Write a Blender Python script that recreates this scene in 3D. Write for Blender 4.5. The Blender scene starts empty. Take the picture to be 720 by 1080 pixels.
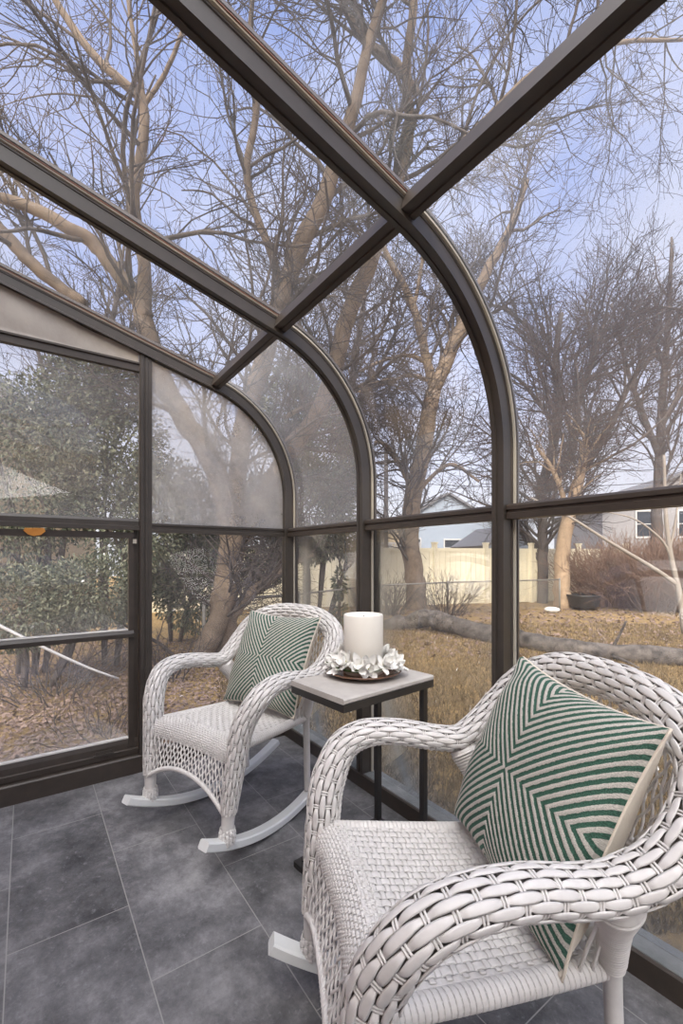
import bpy, math, random
import numpy as np
from mathutils import Vector, Matrix
R = random.Random(7)
RNG = np.random.default_rng(11)
COL = bpy.context.scene.collection
SC = bpy.context.scene

# ------------------------------------------------------------------ camera, sky, sun, exposure
FPX = 472.0
cam_d = bpy.data.cameras.new('camera')
cam_d.sensor_fit = 'VERTICAL'; cam_d.sensor_height = 36.0
cam_d.lens = FPX / 1080.0 * 36.0
cam_d.shift_y = (588.0 - 540.0) / 1080.0
cam_d.clip_start = 0.02; cam_d.clip_end = 400
cam = bpy.data.objects.new('camera', cam_d); COL.objects.link(cam)
CAM = np.array([2.4203, -1.2825, 1.08])
FW = np.array([-0.81752, 0.57590, 0.0]); RT = np.array([0.57590, 0.81752, 0.0])
cam.location = CAM
cam.rotation_euler = (math.pi / 2, 0, math.atan2(FW[1], FW[0]) - math.pi / 2)
SC.camera = cam

world = bpy.data.worlds.new('sky'); SC.world = world; world.use_nodes = True
wn = world.node_tree.nodes; wl = world.node_tree.links; wn.clear()
w_out = wn.new('ShaderNodeOutputWorld'); w_bg = wn.new('ShaderNodeBackground')
w_tc = wn.new('ShaderNodeTexCoord'); w_sep = wn.new('ShaderNodeSeparateXYZ')
w_rmp = wn.new('ShaderNodeValToRGB'); w_noi = wn.new('ShaderNodeTexNoise'); w_mix = wn.new('ShaderNodeMix')
w_nr = wn.new('ShaderNodeValToRGB')
w_mix.data_type = 'RGBA'
wl.new(w_tc.outputs['Generated'], w_sep.inputs[0]); wl.new(w_sep.outputs['Z'], w_rmp.inputs[0])
e = w_rmp.color_ramp.elements
e[0].position = 0.0; e[0].color = (0.80, 0.80, 0.82, 1)
e[1].position = 0.85; e[1].color = (0.20, 0.29, 0.62, 1)
x = e.new(0.28); x.color = (0.60, 0.65, 0.87, 1)
x = e.new(0.55); x.color = (0.34, 0.43, 0.76, 1)
wl.new(w_tc.outputs['Generated'], w_noi.inputs['Vector'])
w_noi.inputs['Scale'].default_value = 2.2; w_noi.inputs['Detail'].default_value = 6
wl.new(w_noi.outputs[0], w_nr.inputs[0])
w_nr.color_ramp.elements[0].position = 0.42; w_nr.color_ramp.elements[0].color = (0, 0, 0, 1)
w_nr.color_ramp.elements[1].position = 0.68; w_nr.color_ramp.elements[1].color = (0.55, 0.55, 0.55, 1)
wl.new(w_nr.outputs[0], w_mix.inputs['Factor'])
wl.new(w_rmp.outputs[0], w_mix.inputs['A']); w_mix.inputs['B'].default_value = (0.80, 0.81, 0.88, 1)
wl.new(w_mix.outputs['Result'], w_bg.inputs[0]); w_bg.inputs[1].default_value = 1.2
# added fill glow high over the house, out of view, brightens the room
w_dot = wn.new('ShaderNodeVectorMath'); w_dot.operation = 'DOT_PRODUCT'
w_dot.inputs[1].default_value = Vector((.42, -.50, .76)).normalized(); wl.new(w_tc.outputs['Generated'], w_dot.inputs[0])
w_glow = wn.new('ShaderNodeMapRange'); w_glow.interpolation_type = 'SMOOTHSTEP'
w_glow.inputs['From Min'].default_value = .62; w_glow.inputs['From Max'].default_value = 1.0; w_glow.inputs['To Max'].default_value = 7.2
wl.new(w_dot.outputs['Value'], w_glow.inputs['Value'])
w_bg2 = wn.new('ShaderNodeBackground'); w_bg2.inputs[0].default_value = (1.0, .95, .88, 1); wl.new(w_glow.outputs[0], w_bg2.inputs[1])
w_add = wn.new('ShaderNodeAddShader'); wl.new(w_bg.outputs[0], w_add.inputs[0]); wl.new(w_bg2.outputs[0], w_add.inputs[1])
wl.new(w_add.outputs[0], w_out.inputs[0])

sun_d = bpy.data.lights.new('sun', 'SUN'); sun_d.energy = 2.2; sun_d.angle = math.radians(6)
sun_d.color = (1.0, 0.86, 0.66)
sun = bpy.data.objects.new('sun', sun_d); COL.objects.link(sun)
sun.rotation_euler = Vector((-0.62, 0.60, -0.50)).to_track_quat('-Z', 'Y').to_euler()

SC.view_settings.view_transform = 'Standard'; SC.view_settings.look = 'None'
SC.view_settings.gamma = 1; SC.view_settings.use_curve_mapping = False
SC.view_settings.exposure = 0.2

# ------------------------------------------------------------------ helpers
def at(u, v, d):
    return CAM + FW * d + RT * ((u - 360) / FPX * d) + np.array([0, 0, -(v - 588) / FPX * d])

def tag(o, label=None, cat=None, group=None, kind=None):
    if label: o['label'] = label
    if cat: o['category'] = cat
    if group: o['group'] = group
    if kind: o['kind'] = kind
    return o

def empty(name, loc=(0, 0, 0), rz=0.0, parent=None):
    o = bpy.data.objects.new(name, None); COL.objects.link(o)
    o.location = loc; o.rotation_euler = (0, 0, rz); o.empty_display_size = 0.05
    if parent: o.parent = parent
    return o

class MB:
    def __init__(s): s.v = []; s.f = []; s.n = 0
    def add(s, verts, faces):
        b = s.n
        vs = np.asarray(verts, float).reshape(-1, 3)
        s.v.append(vs); s.n += len(vs)
        s.f += [tuple(i + b for i in f) for f in faces]
    def box(s, lo, hi):
        x0, y0, z0 = lo; x1, y1, z1 = hi
        s.add([(x0, y0, z0), (x1, y0, z0), (x1, y1, z0), (x0, y1, z0), (x0, y0, z1), (x1, y0, z1), (x1, y1, z1), (x0, y1, z1)],
              [(0, 3, 2, 1), (4, 5, 6, 7), (0, 1, 5, 4), (1, 2, 6, 5), (2, 3, 7, 6), (3, 0, 4, 7)])
    def obox(s, c, ax, ay, az):
        c, ax, ay, az = map(lambda q: np.asarray(q, float), (c, ax, ay, az))
        P = [c + i * ax + j * ay + k * az for k in (-1, 1) for (i, j) in ((-1, -1), (1, -1), (1, 1), (-1, 1))]
        s.add(P, [(0, 3, 2, 1), (4, 5, 6, 7), (0, 1, 5, 4), (1, 2, 6, 5), (2, 3, 7, 6), (3, 0, 4, 7)])
    def bar(s, p, q, w, h=None, up=(0, 0, 1)):
        p = np.asarray(p, float); q = np.asarray(q, float); h = h or w
        t = q - p; L = np.linalg.norm(t); t = t / L; u = np.asarray(up, float)
        if abs(t @ u) > .95: u = np.array([1., 0, 0])
        a = np.cross(t, u); a /= np.linalg.norm(a); b = np.cross(a, t)
        s.obox((p + q) / 2, a * w / 2, t * L / 2, b * h / 2)
    def extrude(s, prof, p0, ax, ay, axis, split=True):
        """closed 2D profile (a,b) placed with ax, ay at p0, extruded by vector axis; every side its own strip"""
        p0, ax, ay, axis = map(lambda q: np.asarray(q, float), (p0, ax, ay, axis))
        A = [p0 + a * ax + b * ay for a, b in prof]; n = len(A)
        for i in range(n):
            j = (i + 1) % n
            s.add([A[i], A[j], A[j] + axis, A[i] + axis], [(0, 1, 2, 3)])
        s.add(A, [tuple(range(n - 1, -1, -1))]); s.add([a + axis for a in A], [tuple(range(n))])
    def sweep(s, prof, P, N, X, closed_ends=True):
        """profile (a,b): a along X (constant vector), b along N[i]; crisp profile edges, smooth along the path"""
        P = np.asarray(P); N = np.asarray(N); X = np.asarray(X, float); K = len(P); n = len(prof)
        for i in range(n):
            a0, b0 = prof[i]; a1, b1 = prof[(i + 1) % n]
            V = np.empty((K, 2, 3)); V[:, 0] = P + a0 * X + b0 * N; V[:, 1] = P + a1 * X + b1 * N
            s.add(V, [(2 * k, 2 * k + 1, 2 * k + 3, 2 * k + 2) for k in range(K - 1)])
        if closed_ends:
            for k, rev in ((0, True), (K - 1, False)):
                A = [P[k] + a * X + b * N[k] for a, b in prof]
                s.add(A, [tuple(range(n))[::-1] if rev else tuple(range(n))])
    def ribbon(s, P, N, w, t, closed=False):
        """strand with a lens cross-section, width w (along T x N), thickness t (along N)"""
        P = np.asarray(P, float); N = np.asarray(N, float); K = len(P)
        if closed: T = np.roll(P, -1, 0) - np.roll(P, 1, 0)
        else: T = np.gradient(P, axis=0)
        T /= np.linalg.norm(T, axis=1)[:, None] + 1e-12
        B = np.cross(T, N); B /= np.linalg.norm(B, axis=1)[:, None] + 1e-12
        w = np.broadcast_to(np.asarray(w, float), (K,))[:, None]; t = np.broadcast_to(np.asarray(t, float), (K,))[:, None]
        off = ((1, 0), (.6, .9), (-.6, .9), (-1, 0), (-.6, -.9), (.6, -.9))
        V = np.stack([P + B * w / 2 * a + N * t / 2 * b for a, b in off], 1)
        n = 6; F = []
        m = K if closed else K - 1
        for k in range(m):
            k2 = (k + 1) % K
            for i in range(n):
                j = (i + 1) % n
                F.append((k * n + i, k * n + j, k2 * n + j, k2 * n + i))
        if not closed:
            F.append(tuple(range(n - 1, -1, -1))); F.append(tuple((K - 1) * n + i for i in range(n)))
        s.add(V, F)
    def tube(s, P, r, n=8, caps=True):
        P = np.asarray(P, float); K = len(P); r = np.broadcast_to(np.asarray(r, float), (K,))
        T = np.gradient(P, axis=0); T /= np.linalg.norm(T, axis=1)[:, None] + 1e-12
        ref = np.array([0, 0, 1.]) if abs(T[0][2]) < .9 else np.array([1., 0, 0])
        a = np.cross(T[0], ref); a /= np.linalg.norm(a); V = []
        for k in range(K):
            a = a - (a @ T[k]) * T[k]; a /= np.linalg.norm(a); b = np.cross(T[k], a)
            for i in range(n):
                an = 2 * math.pi * i / n; V.append(P[k] + r[k] * (math.cos(an) * a + math.sin(an) * b))
        F = [(k * n + i, k * n + (i + 1) % n, (k + 1) * n + (i + 1) % n, (k + 1) * n + i) for k in range(K - 1) for i in range(n)]
        if caps: F.append(tuple(range(n - 1, -1, -1))); F.append(tuple((K - 1) * n + i for i in range(n)))
        s.add(V, F)
    def tubes(s, P, r, n=3):
        """many tubes at once: P (N,K,3), r (N,K)"""
        N, K, _ = P.shape
        if N == 0: return
        T = np.gradient(P, axis=1); T /= np.linalg.norm(T, axis=2, keepdims=True) + 1e-9
        ref = np.array([.31, .22, .92]); A = np.cross(T, ref); A /= np.linalg.norm(A, axis=2, keepdims=True) + 1e-9
        B = np.cross(T, A); an = 2 * np.pi * np.arange(n) / n
        V = P[:, :, None, :] + r[:, :, None, None] * (np.cos(an)[None, None, :, None] * A[:, :, None, :] + np.sin(an)[None, None, :, None] * B[:, :, None, :])
        i = np.arange(n); j = (i + 1) % n; k = np.arange(K - 1)[:, None]
        q = np.stack([k * n + i, k * n + j, (k + 1) * n + j, (k + 1) * n + i], -1).reshape(-1, 4)
        F = (q[None] + (np.arange(N) * K * n)[:, None, None]).reshape(-1, 4)
        s.add_np(V.reshape(-1, 3), F)
    def add_np(s, V, F):
        s.v.append(V); s.fn = getattr(s, 'fn', []); s.fn.append(F + s.n); s.n += len(V)
    def build(s, name, mat, parent=None, smooth=True, scale=None):
        V = np.concatenate(s.v) if s.v else np.zeros((0, 3))
        if scale: V = V * scale
        me = bpy.data.meshes.new(name)
        if hasattr(s, 'fn'):
            F = np.concatenate(s.fn); m = F.shape[1]
            me.vertices.add(len(V)); me.vertices.foreach_set('co', V.astype(np.float32).ravel())
            me.loops.add(F.size); me.loops.foreach_set('vertex_index', F.astype(np.int32).ravel())
            me.polygons.add(len(F)); me.polygons.foreach_set('loop_start', np.arange(0, F.size, m, dtype=np.int32))
            me.update(calc_edges=True)
        else:
            me.from_pydata(V.tolist(), [], s.f); me.update()
        me.polygons.foreach_set('use_smooth', [smooth] * len(me.polygons))
        me.materials.append(mat)
        o = bpy.data.objects.new(name, me); COL.objects.link(o)
        if parent: o.parent = parent
        return o

def lathe(mb, prof, c=(0, 0, 0), n=32):
    """prof list of (r,z)"""
    c = np.asarray(c, float); V = []
    for r, z in prof:
        for i in range(n):
            a = 2 * math.pi * i / n; V.append(c + np.array([r * math.cos(a), r * math.sin(a), z]))
    K = len(prof)
    F = [(k * n + i, k * n + (i + 1) % n, (k + 1) * n + (i + 1) % n, (k + 1) * n + i) for k in range(K - 1) for i in range(n)]
    mb.add(V, F)

def catmull(P, n):
    P = np.asarray(P, float); Q = np.vstack([2 * P[0] - P[1], P, 2 * P[-1] - P[-2]]); out = []
    for i in range(1, len(Q) - 2):
        p0, p1, p2, p3 = Q[i - 1:i + 3]
        for t in np.linspace(0, 1, 12, endpoint=False):
            out.append(.5 * ((2 * p1) + (p2 - p0) * t + (2 * p0 - 5 * p1 + 4 * p2 - p3) * t * t + (3 * p1 - p0 - 3 * p2 + p3) * t ** 3))
    out.append(Q[-2]); return resample(np.array(out), n)

def resample(P, n):
    d = np.r_[0, np.cumsum(np.linalg.norm(np.diff(P, axis=0), axis=1))]
    t = np.linspace(0, d[-1], n)
    return np.stack([np.interp(t, d, P[:, i]) for i in range(P.shape[1])], 1)

# ------------------------------------------------------------------ materials
def mat(name, col, rough=.5, metal=0.0, spec=.5, var=None, vscale=8., bump=0., bscale=60., island=None, coat=0):
    m = bpy.data.materials.new(name); m.use_nodes = True
    nt = m.node_tree; N = nt.nodes; L = nt.links; b = N['Principled BSDF']
    b.inputs['Base Color'].default_value = (*col, 1); b.inputs['Roughness'].default_value = rough
    b.inputs['Metallic'].default_value = metal; b.inputs['Specular IOR Level'].default_value = spec
    if coat: b.inputs['Coat Weight'].default_value = coat
    tc = N.new('ShaderNodeTexCoord')
    if island:
        g = N.new('ShaderNodeNewGeometry'); r = N.new('ShaderNodeValToRGB'); r.color_ramp.interpolation = 'LINEAR'
        el = r.color_ramp.elements
        for i, c in enumerate(island):
            p = i / (len(island) - 1)
            q = el[0] if i == 0 else (el[1] if i == len(island) - 1 else el.new(p))
            q.position = p; q.color = (*c, 1)
        L.new(g.outputs['Random Per Island'], r.inputs[0]); L.new(r.outputs[0], b.inputs['Base Color'])
    elif var:
        n = N.new('ShaderNodeTexNoise'); n.inputs['Scale'].default_value = vscale; n.inputs['Detail'].default_value = 8
        n.inputs['Roughness'].default_value = .65
        L.new(tc.outputs['Object'], n.inputs['Vector'])
        r = N.new('ShaderNodeValToRGB'); r.color_ramp.elements[0].position = .33; r.color_ramp.elements[1].position = .67
        r.color_ramp.elements[0].color = (*var, 1); r.color_ramp.elements[1].color = (*col, 1)
        L.new(n.outputs[0], r.inputs[0]); L.new(r.outputs[0], b.inputs['Base Color'])
    if bump:
        n = N.new('ShaderNodeTexNoise'); n.inputs['Scale'].default_value = bscale; n.inputs['Detail'].default_value = 5
        L.new(tc.outputs['Object'], n.inputs['Vector'])
        bp = N.new('ShaderNodeBump'); bp.inputs['Strength'].default_value = bump; bp.inputs['Distance'].default_value = .01
        L.new(n.outputs[0], bp.inputs['Height']); L.new(bp.outputs[0], b.inputs['Normal'])
    return m

M_bronze = mat('bronze_aluminium', (.060, .051, .044), .36, .0, .5, var=(.048, .041, .035), vscale=14)
M_bronze_dark = mat('dark_bronze', (.045, .036, .030), .42, 0, .5, var=(.06, .047, .038), vscale=20)
M_gasket = mat('cream_gasket', (.46, .43, .36), .6)
M_seal = mat('red_brown_sealant', (.22, .09, .06), .6)
M_sill = mat('worn_grey_sill', (.23, .24, .24), .6, var=(.12, .13, .13), vscale=9, bump=.3)
M_white_pl = mat('white_edge', (.72, .70, .66), .5)
M_wicker = mat('white_wicker', (.74, .72, .70), .42, var=(.64, .62, .60), vscale=18)
M_core = mat('gap_shade_core', (.24, .215, .195), .8)  # dark tone stands in for shade in the weave gaps; also the wick
M_white = mat('white_painted_wood', (.78, .79, .78), .35, var=(.70, .72, .71), vscale=6)
M_black = mat('black_steel', (.03, .028, .027), .4)
M_top = mat('whitewashed_table_top', (.58, .55, .51), .45, var=(.46, .43, .40), vscale=10)
M_candle = mat('ivory_wax', (.86, .82, .74), .5)
M_plate = mat('brown_glazed_plate', (.10, .045, .025), .15, var=(.20, .11, .07), vscale=20)
M_petal = mat('white_petal', (.90, .89, .85), .55)
M_stamen = mat('yellow_green_stamen', (.42, .42, .10), .6)
M_leafgreen = mat('flower_leaf', (.10, .16, .05), .5)
M_cream = mat('cream_cushion_back', (.74, .68, .58), .85, bump=.2, bscale=300)
M_fabric = mat('canvas_panel', (.42, .385, .345), .85, var=(.33, .30, .27), vscale=5, bump=.4, bscale=9)
M_orange = mat('orange_leaf', (.62, .26, .05), .6)

def glass(name, haze, tint=(1, 1, 1), streak=1.0, ior=1.62):
    m = bpy.data.materials.new(name); m.use_nodes = True; nt = m.node_tree; N = nt.nodes; L = nt.links; N.clear()
    out = N.new('ShaderNodeOutputMaterial'); tr = N.new('ShaderNodeBsdfTransparent'); gl = N.new('ShaderNodeBsdfGlossy')
    tr.inputs[0].default_value = (*tint, 1); gl.inputs['Roughness'].default_value = .02
    fr = N.new('ShaderNodeFresnel'); ge = N.new('ShaderNodeNewGeometry'); io = N.new('ShaderNodeMapRange'); io.inputs['To Min'].default_value = ior; io.inputs['To Max'].default_value = 1 / ior
    L.new(ge.outputs['Backfacing'], io.inputs['Value']); L.new(io.outputs[0], fr.inputs[0])
    mx = N.new('ShaderNodeMixShader'); L.new(fr.outputs[0], mx.inputs[0]); L.new(tr.outputs[0], mx.inputs[1]); L.new(gl.outputs[0], mx.inputs[2])
    df = N.new('ShaderNodeBsdfDiffuse'); df.inputs[0].default_value = (.72, .71, .70, 1)
    tl = N.new('ShaderNodeBsdfTranslucent'); tl.inputs[0].default_value = (.80, .79, .78, 1)
    dm = N.new('ShaderNodeMixShader'); dm.inputs[0].default_value = .6; L.new(df.outputs[0], dm.inputs[1]); L.new(tl.outputs[0], dm.inputs[2])
    tc = N.new('ShaderNodeTexCoord')
    n1 = N.new('ShaderNodeTexNoise'); n1.inputs['Scale'].default_value = 2.3; n1.inputs['Detail'].default_value = 7; n1.inputs['Roughness'].default_value = .7
    n2 = N.new('ShaderNodeTexNoise'); n2.inputs['Scale'].default_value = 150; n2.inputs['Detail'].default_value = 3
    L.new(tc.outputs['Object'], n1.inputs['Vector']); L.new(tc.outputs['Object'], n2.inputs['Vector'])
    r1 = N.new('ShaderNodeMapRange'); r1.inputs['From Min'].default_value = .3; r1.inputs['From Max'].default_value = .75
    r1.inputs['To Min'].default_value = haze * .45; r1.inputs['To Max'].default_value = haze * 1.6
    L.new(n1.outputs[0], r1.inputs['Value'])
    r2 = N.new('ShaderNodeMapRange'); r2.inputs['From Min'].default_value = .62; r2.inputs['From Max'].default_value = .75
    r2.inputs['To Min'].default_value = 0; r2.inputs['To Max'].default_value = .16 * streak
    L.new(n2.outputs[0], r2.inputs['Value'])
    ad = N.new('ShaderNodeMath'); ad.operation = 'ADD'; ad.use_clamp = True; L.new(r1.outputs[0], ad.inputs[0]); L.new(r2.outputs[0], ad.inputs[1])
    fm = N.new('ShaderNodeMixShader'); L.new(ad.outputs[0], fm.inputs[0]); L.new(mx.outputs[0], fm.inputs[1]); L.new(dm.outputs[0], fm.inputs[2])
    L.new(fm.outputs[0], out.inputs[0]); return m
G_roof = glass('roof_glass', .03); G_front = glass('front_glass', .04, streak=.5, ior=1.42)
G_gable = glass('gable_glass', .13); G_sash = glass('sash_glass', .10, ior=1.5); G_hazy = glass('hazy_gable_glass', .36); G_right = glass('weathered_curved_glass', .10); G_low = glass('lower_gable_glass', .05, streak=.5, ior=1.25); G_corner = glass('misty_corner_glass', .15)

def tile_mat():
    m = bpy.data.materials.new('slate_tile'); m.use_nodes = True; N = m.node_tree.nodes; L = m.node_tree.links; b = N['Principled BSDF']
    tc = N.new('ShaderNodeTexCoord'); mp = N.new('ShaderNodeMapping')
    mp.inputs['Location'].default_value = (-.905 + .6093 * 8 , 1.3266 + .3046 * 9, 0)
    L.new(tc.outputs['Object'], mp.inputs[0])
    bk = N.new('ShaderNodeTexBrick'); bk.inputs['Scale'].default_value = 1; bk.inputs['Brick Width'].default_value = .6093
    bk.inputs['Row Height'].default_value = .3046; bk.inputs['Mortar Size'].default_value = .0016; bk.inputs['Mortar Smooth'].default_value = .1
    bk.offset = .5; bk.inputs['Color1'].default_value = (.80, .80, .80, 1); bk.inputs['Color2'].default_value = (1.15, 1.15, 1.15, 1)
    bk.inputs['Mortar'].default_value = (1, 1, 1, 1)
    L.new(mp.outputs[0], bk.inputs['Vector'])
    n1 = N.new('ShaderNodeTexNoise'); n1.inputs['Scale'].default_value = 4.2; n1.inputs['Detail'].default_value = 12; n1.inputs['Roughness'].default_value = .78
    n2 = N.new('ShaderNodeTexNoise'); n2.inputs['Scale'].default_value = 42; n2.inputs['Detail'].default_value = 6; n2.inputs['Roughness'].default_value = .75
    for n in (n1, n2): L.new(tc.outputs['Object'], n.inputs['Vector'])
    r = N.new('ShaderNodeValToRGB'); r.color_ramp.elements[0].position = .36; r.color_ramp.elements[0].color = (.062, .062, .065, 1)
    r.color_ramp.elements[1].position = .66; r.color_ramp.elements[1].color = (.31, .305, .31, 1)
    q = r.color_ramp.elements.new(.5); q.color = (.150, .148, .153, 1)
    L.new(n1.outputs[0], r.inputs[0])
    mu = N.new('ShaderNodeMix'); mu.data_type = 'RGBA'; mu.blend_type = 'MULTIPLY'; mu.inputs[0].default_value = 1
    L.new(r.outputs[0], mu.inputs['A']); L.new(bk.outputs['Color'], mu.inputs['B'])
    r2 = N.new('ShaderNodeMapRange'); r2.inputs['From Min'].default_value = .56; r2.inputs['From Max'].default_value = .70; r2.inputs['To Max'].default_value = .6
    L.new(n2.outputs[0], r2.inputs['Value'])
    m2 = N.new('ShaderNodeMix'); m2.data_type = 'RGBA'; L.new(r2.outputs[0], m2.inputs['Factor']); L.new(mu.outputs['Result'], m2.inputs['A']); m2.inputs['B'].default_value = (.30, .30, .31, 1)
    m3 = N.new('ShaderNodeMix'); m3.data_type = 'RGBA'; L.new(bk.outputs['Fac'], m3.inputs['Factor']); L.new(m2.outputs['Result'], m3.inputs['A']); m3.inputs['B'].default_value = (.31, .305, .29, 1)
    L.new(m3.outputs['Result'], b.inputs['Base Color'])
    rr = N.new('ShaderNodeMapRange'); rr.inputs['To Min'].default_value = .34; rr.inputs['To Max'].default_value = .6; L.new(n1.outputs[0], rr.inputs['Value']); L.new(rr.outputs[0], b.inputs['Roughness'])
    bp = N.new('ShaderNodeBump'); bp.inputs['Strength'].default_value = .25; bp.inputs['Distance'].default_value = .004; L.new(n2.outputs[0], bp.inputs['Height']); L.new(bp.outputs[0], b.inputs['Normal'])
    return m

def brick_mat():
    m = bpy.data.materials.new('pale_brick'); m.use_nodes = True; N = m.node_tree.nodes; L = m.node_tree.links; b = N['Principled BSDF']
    tc = N.new('ShaderNodeTexCoord'); mp = N.new('ShaderNodeMapping'); mp.inputs['Rotation'].default_value = (math.pi / 2, 0, 0)
    L.new(tc.outputs['Object'], mp.inputs[0]); bk = N.new('ShaderNodeTexBrick'); bk.inputs['Scale'].default_value = 1
    bk.inputs['Brick Width'].default_value = .21; bk.inputs['Row Height'].default_value = .075; bk.inputs['Mortar Size'].default_value = .006
    bk.inputs['Color1'].default_value = (.52, .26, .19, 1); bk.inputs['Color2'].default_value = (.60, .34, .26, 1); bk.inputs['Mortar'].default_value = (.62, .58, .53, 1)
    L.new(mp.outputs[0], bk.inputs['Vector']); L.new(bk.outputs['Color'], b.inputs['Base Color']); b.inputs['Roughness'].default_value = .8
    return m

def ground_mat():
    m = bpy.data.materials.new('dry_lawn'); m.use_nodes = True; N = m.node_tree.nodes; L = m.node_tree.links; b = N['Principled BSDF']
    tc = N.new('ShaderNodeTexCoord')
    n1 = N.new('ShaderNodeTexNoise'); n1.inputs['Scale'].default_value = .55; n1.inputs['Detail'].default_value = 8; n1.inputs['Roughness'].default_value = .7
    n2 = N.new('ShaderNodeTexNoise'); n2.inputs['Scale'].default_value = 22; n2.inputs['Detail'].default_value = 8; n2.inputs['Roughness'].default_value = .8
    for n in (n1, n2): L.new(tc.outputs['Object'], n.inputs['Vector'])
    r1 = N.new('ShaderNodeValToRGB'); c = r1.color_ramp.elements
    c[0].position = .34; c[0].color = (.20, .155, .09, 1); c[1].position = .66; c[1].color = (.42, .31, .14, 1)
    q = c.new(.5); q.color = (.36, .26, .12, 1)
    r2 = N.new('ShaderNodeValToRGB'); c = r2.color_ramp.elements
    c[0].position = .3; c[0].color = (.35, .3, .24, 1); c[1].position = .7; c[1].color = (1.35, 1.25, 1.1, 1)
    L.new(n1.outputs[0], r1.inputs[0]); L.new(n2.outputs[0], r2.inputs[0])
    mu = N.new('ShaderNodeMix'); mu.data_type = 'RGBA'; mu.blend_type = 'MULTIPLY'; mu.inputs[0].default_value = 1
    L.new(r1.outputs[0], mu.inputs['A']); L.new(r2.outputs[0], mu.inputs['B']); L.new(mu.outputs['Result'], b.inputs['Base Color'])
    b.inputs['Roughness'].default_value = .95
    bp = N.new('ShaderNodeBump'); bp.inputs['Strength'].default_value = .8; bp.inputs['Distance'].default_value = .05; L.new(n2.outputs[0], bp.inputs['Height']); L.new(bp.outputs[0], b.inputs['Normal'])
    return m

def cushion_mat():
    m = bpy.data.materials.new('green_chevron_weave'); m.use_nodes = True; N = m.node_tree.nodes; L = m.node_tree.links; b = N['Principled BSDF']
    uv = N.new('ShaderNodeUVMap'); uv.uv_map = 'st'; sp = N.new('ShaderNodeSeparateXYZ'); L.new(uv.outputs[0], sp.inputs[0])
    nz = N.new('ShaderNodeTexNoise'); nz.inputs['Scale'].default_value = 26; nz.inputs['Detail'].default_value = 4; L.new(uv.outputs[0], nz.inputs['Vector'])
    def mth(op, a, b2=None):
        n = N.new('ShaderNodeMath'); n.operation = op
        for i, q in enumerate((a, b2)):
            if q is None: continue
            if isinstance(q, (int, float)): n.inputs[i].default_value = q
            else: L.new(q, n.inputs[i])
        return n.outputs[0]
    s = mth('ABSOLUTE', sp.outputs[0]); t = mth('ABSOLUTE', sp.outputs[1])
    d = mth('SUBTRACT', s, t); d = mth('ADD', d, mth('MULTIPLY', mth('SUBTRACT', nz.outputs[0], .5), .022))
    w = mth('SINE', mth('MULTIPLY', d, 2 * math.pi * CUSH_K))
    r = N.new('ShaderNodeMapRange'); r.inputs['From Min'].default_value = -.12; r.inputs['From Max'].default_value = .22; L.new(w, r.inputs['Value'])
    n2 = N.new('ShaderNodeTexNoise'); n2.inputs['Scale'].default_value = 120; L.new(uv.outputs[0], n2.inputs['Vector'])
    ra = N.new('ShaderNodeValToRGB'); ra.color_ramp.elements[0].color = (.36, .345, .31, 1); ra.color_ramp.elements[1].color = (.62, .59, .535, 1); ra.color_ramp.elements[0].position = .3; ra.color_ramp.elements[1].position = .65
    rb = N.new('ShaderNodeValToRGB'); rb.color_ramp.elements[0].color = (.018, .060, .042, 1); rb.color_ramp.elements[1].color = (.055, .145, .10, 1); rb.color_ramp.elements[0].position = .35; rb.color_ramp.elements[1].position = .65
    L.new(n2.outputs[0], ra.inputs[0]); L.new(n2.outputs[0], rb.inputs[0])
    mx = N.new('ShaderNodeMix'); mx.data_type = 'RGBA'; L.new(r.outputs[0], mx.inputs['Factor']); L.new(rb.outputs[0], mx.inputs['A']); L.new(ra.outputs[0], mx.inputs['B'])
    L.new(mx.outputs['Result'], b.inputs['Base Color']); b.inputs['Roughness'].default_value = .9
    bp = N.new('ShaderNodeBump'); bp.inputs['Strength'].default_value = .5; bp.inputs['Distance'].default_value = .003; L.new(n2.outputs[0], bp.inputs['Height']); L.new(bp.outputs[0], b.inputs['Normal'])
    return m
CUSH_K = 10.5
M_cush = cushion_mat(); M_tile = tile_mat(); M_brick = brick_mat(); M_ground = ground_mat()
M_bark = mat('grey_brown_bark', (.095, .076, .068), .9, var=(.05, .042, .04), vscale=7, bump=.8, bscale=18)
M_bark_t = mat('tan_bark', (.225, .168, .122), .9, var=(.12, .09, .068), vscale=5, bump=.8, bscale=14)
M_bark_d = mat('dark_bark', (.12, .10, .092), .9, var=(.07, .06, .056), vscale=7, bump=.8, bscale=18)
M_twig = mat('dark_twig', (.055, .044, .043), .9)
M_log = mat('weathered_log', (.15, .13, .115), .95, var=(.022, .019, .017), vscale=9, bump=1.0, bscale=20)
M_ever = mat('evergreen_leaves', (.1, .1, .1), .75, island=[(.035, .052, .030), (.075, .095, .052), (.12, .135, .08), (.19, .195, .13)])
M_litter = mat('leaf_litter', (.1, .1, .1), .85, island=[(.14, .09, .07), (.32, .22, .17), (.55, .43, .36), (.20, .18, .10), (.44, .31, .25), (.28, .20, .16)])
M_blade = mat('dry_grass', (.1, .1, .1), .85, island=[(.14, .10, .045), (.32, .23, .10), (.46, .35, .17), (.22, .19, .075), (.38, .25, .11), (.17, .12, .06)])
M_fence = mat('cream_vinyl', (.78, .72, .54), .6, var=(.68, .62, .46), vscale=2.5)
M_galv = mat('galvanised_wire', (.20, .19, .17), .5)
M_siding = mat('white_siding', (.50, .50, .50), .7); M_bluewall = mat('blue_grey_siding', (.28, .33, .40), .8)
M_greywall = mat('grey_siding', (.26, .255, .265), .8); M_roofs = mat('grey_shingle', (.16, .16, .17), .9, var=(.11, .11, .12), vscale=8)
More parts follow.
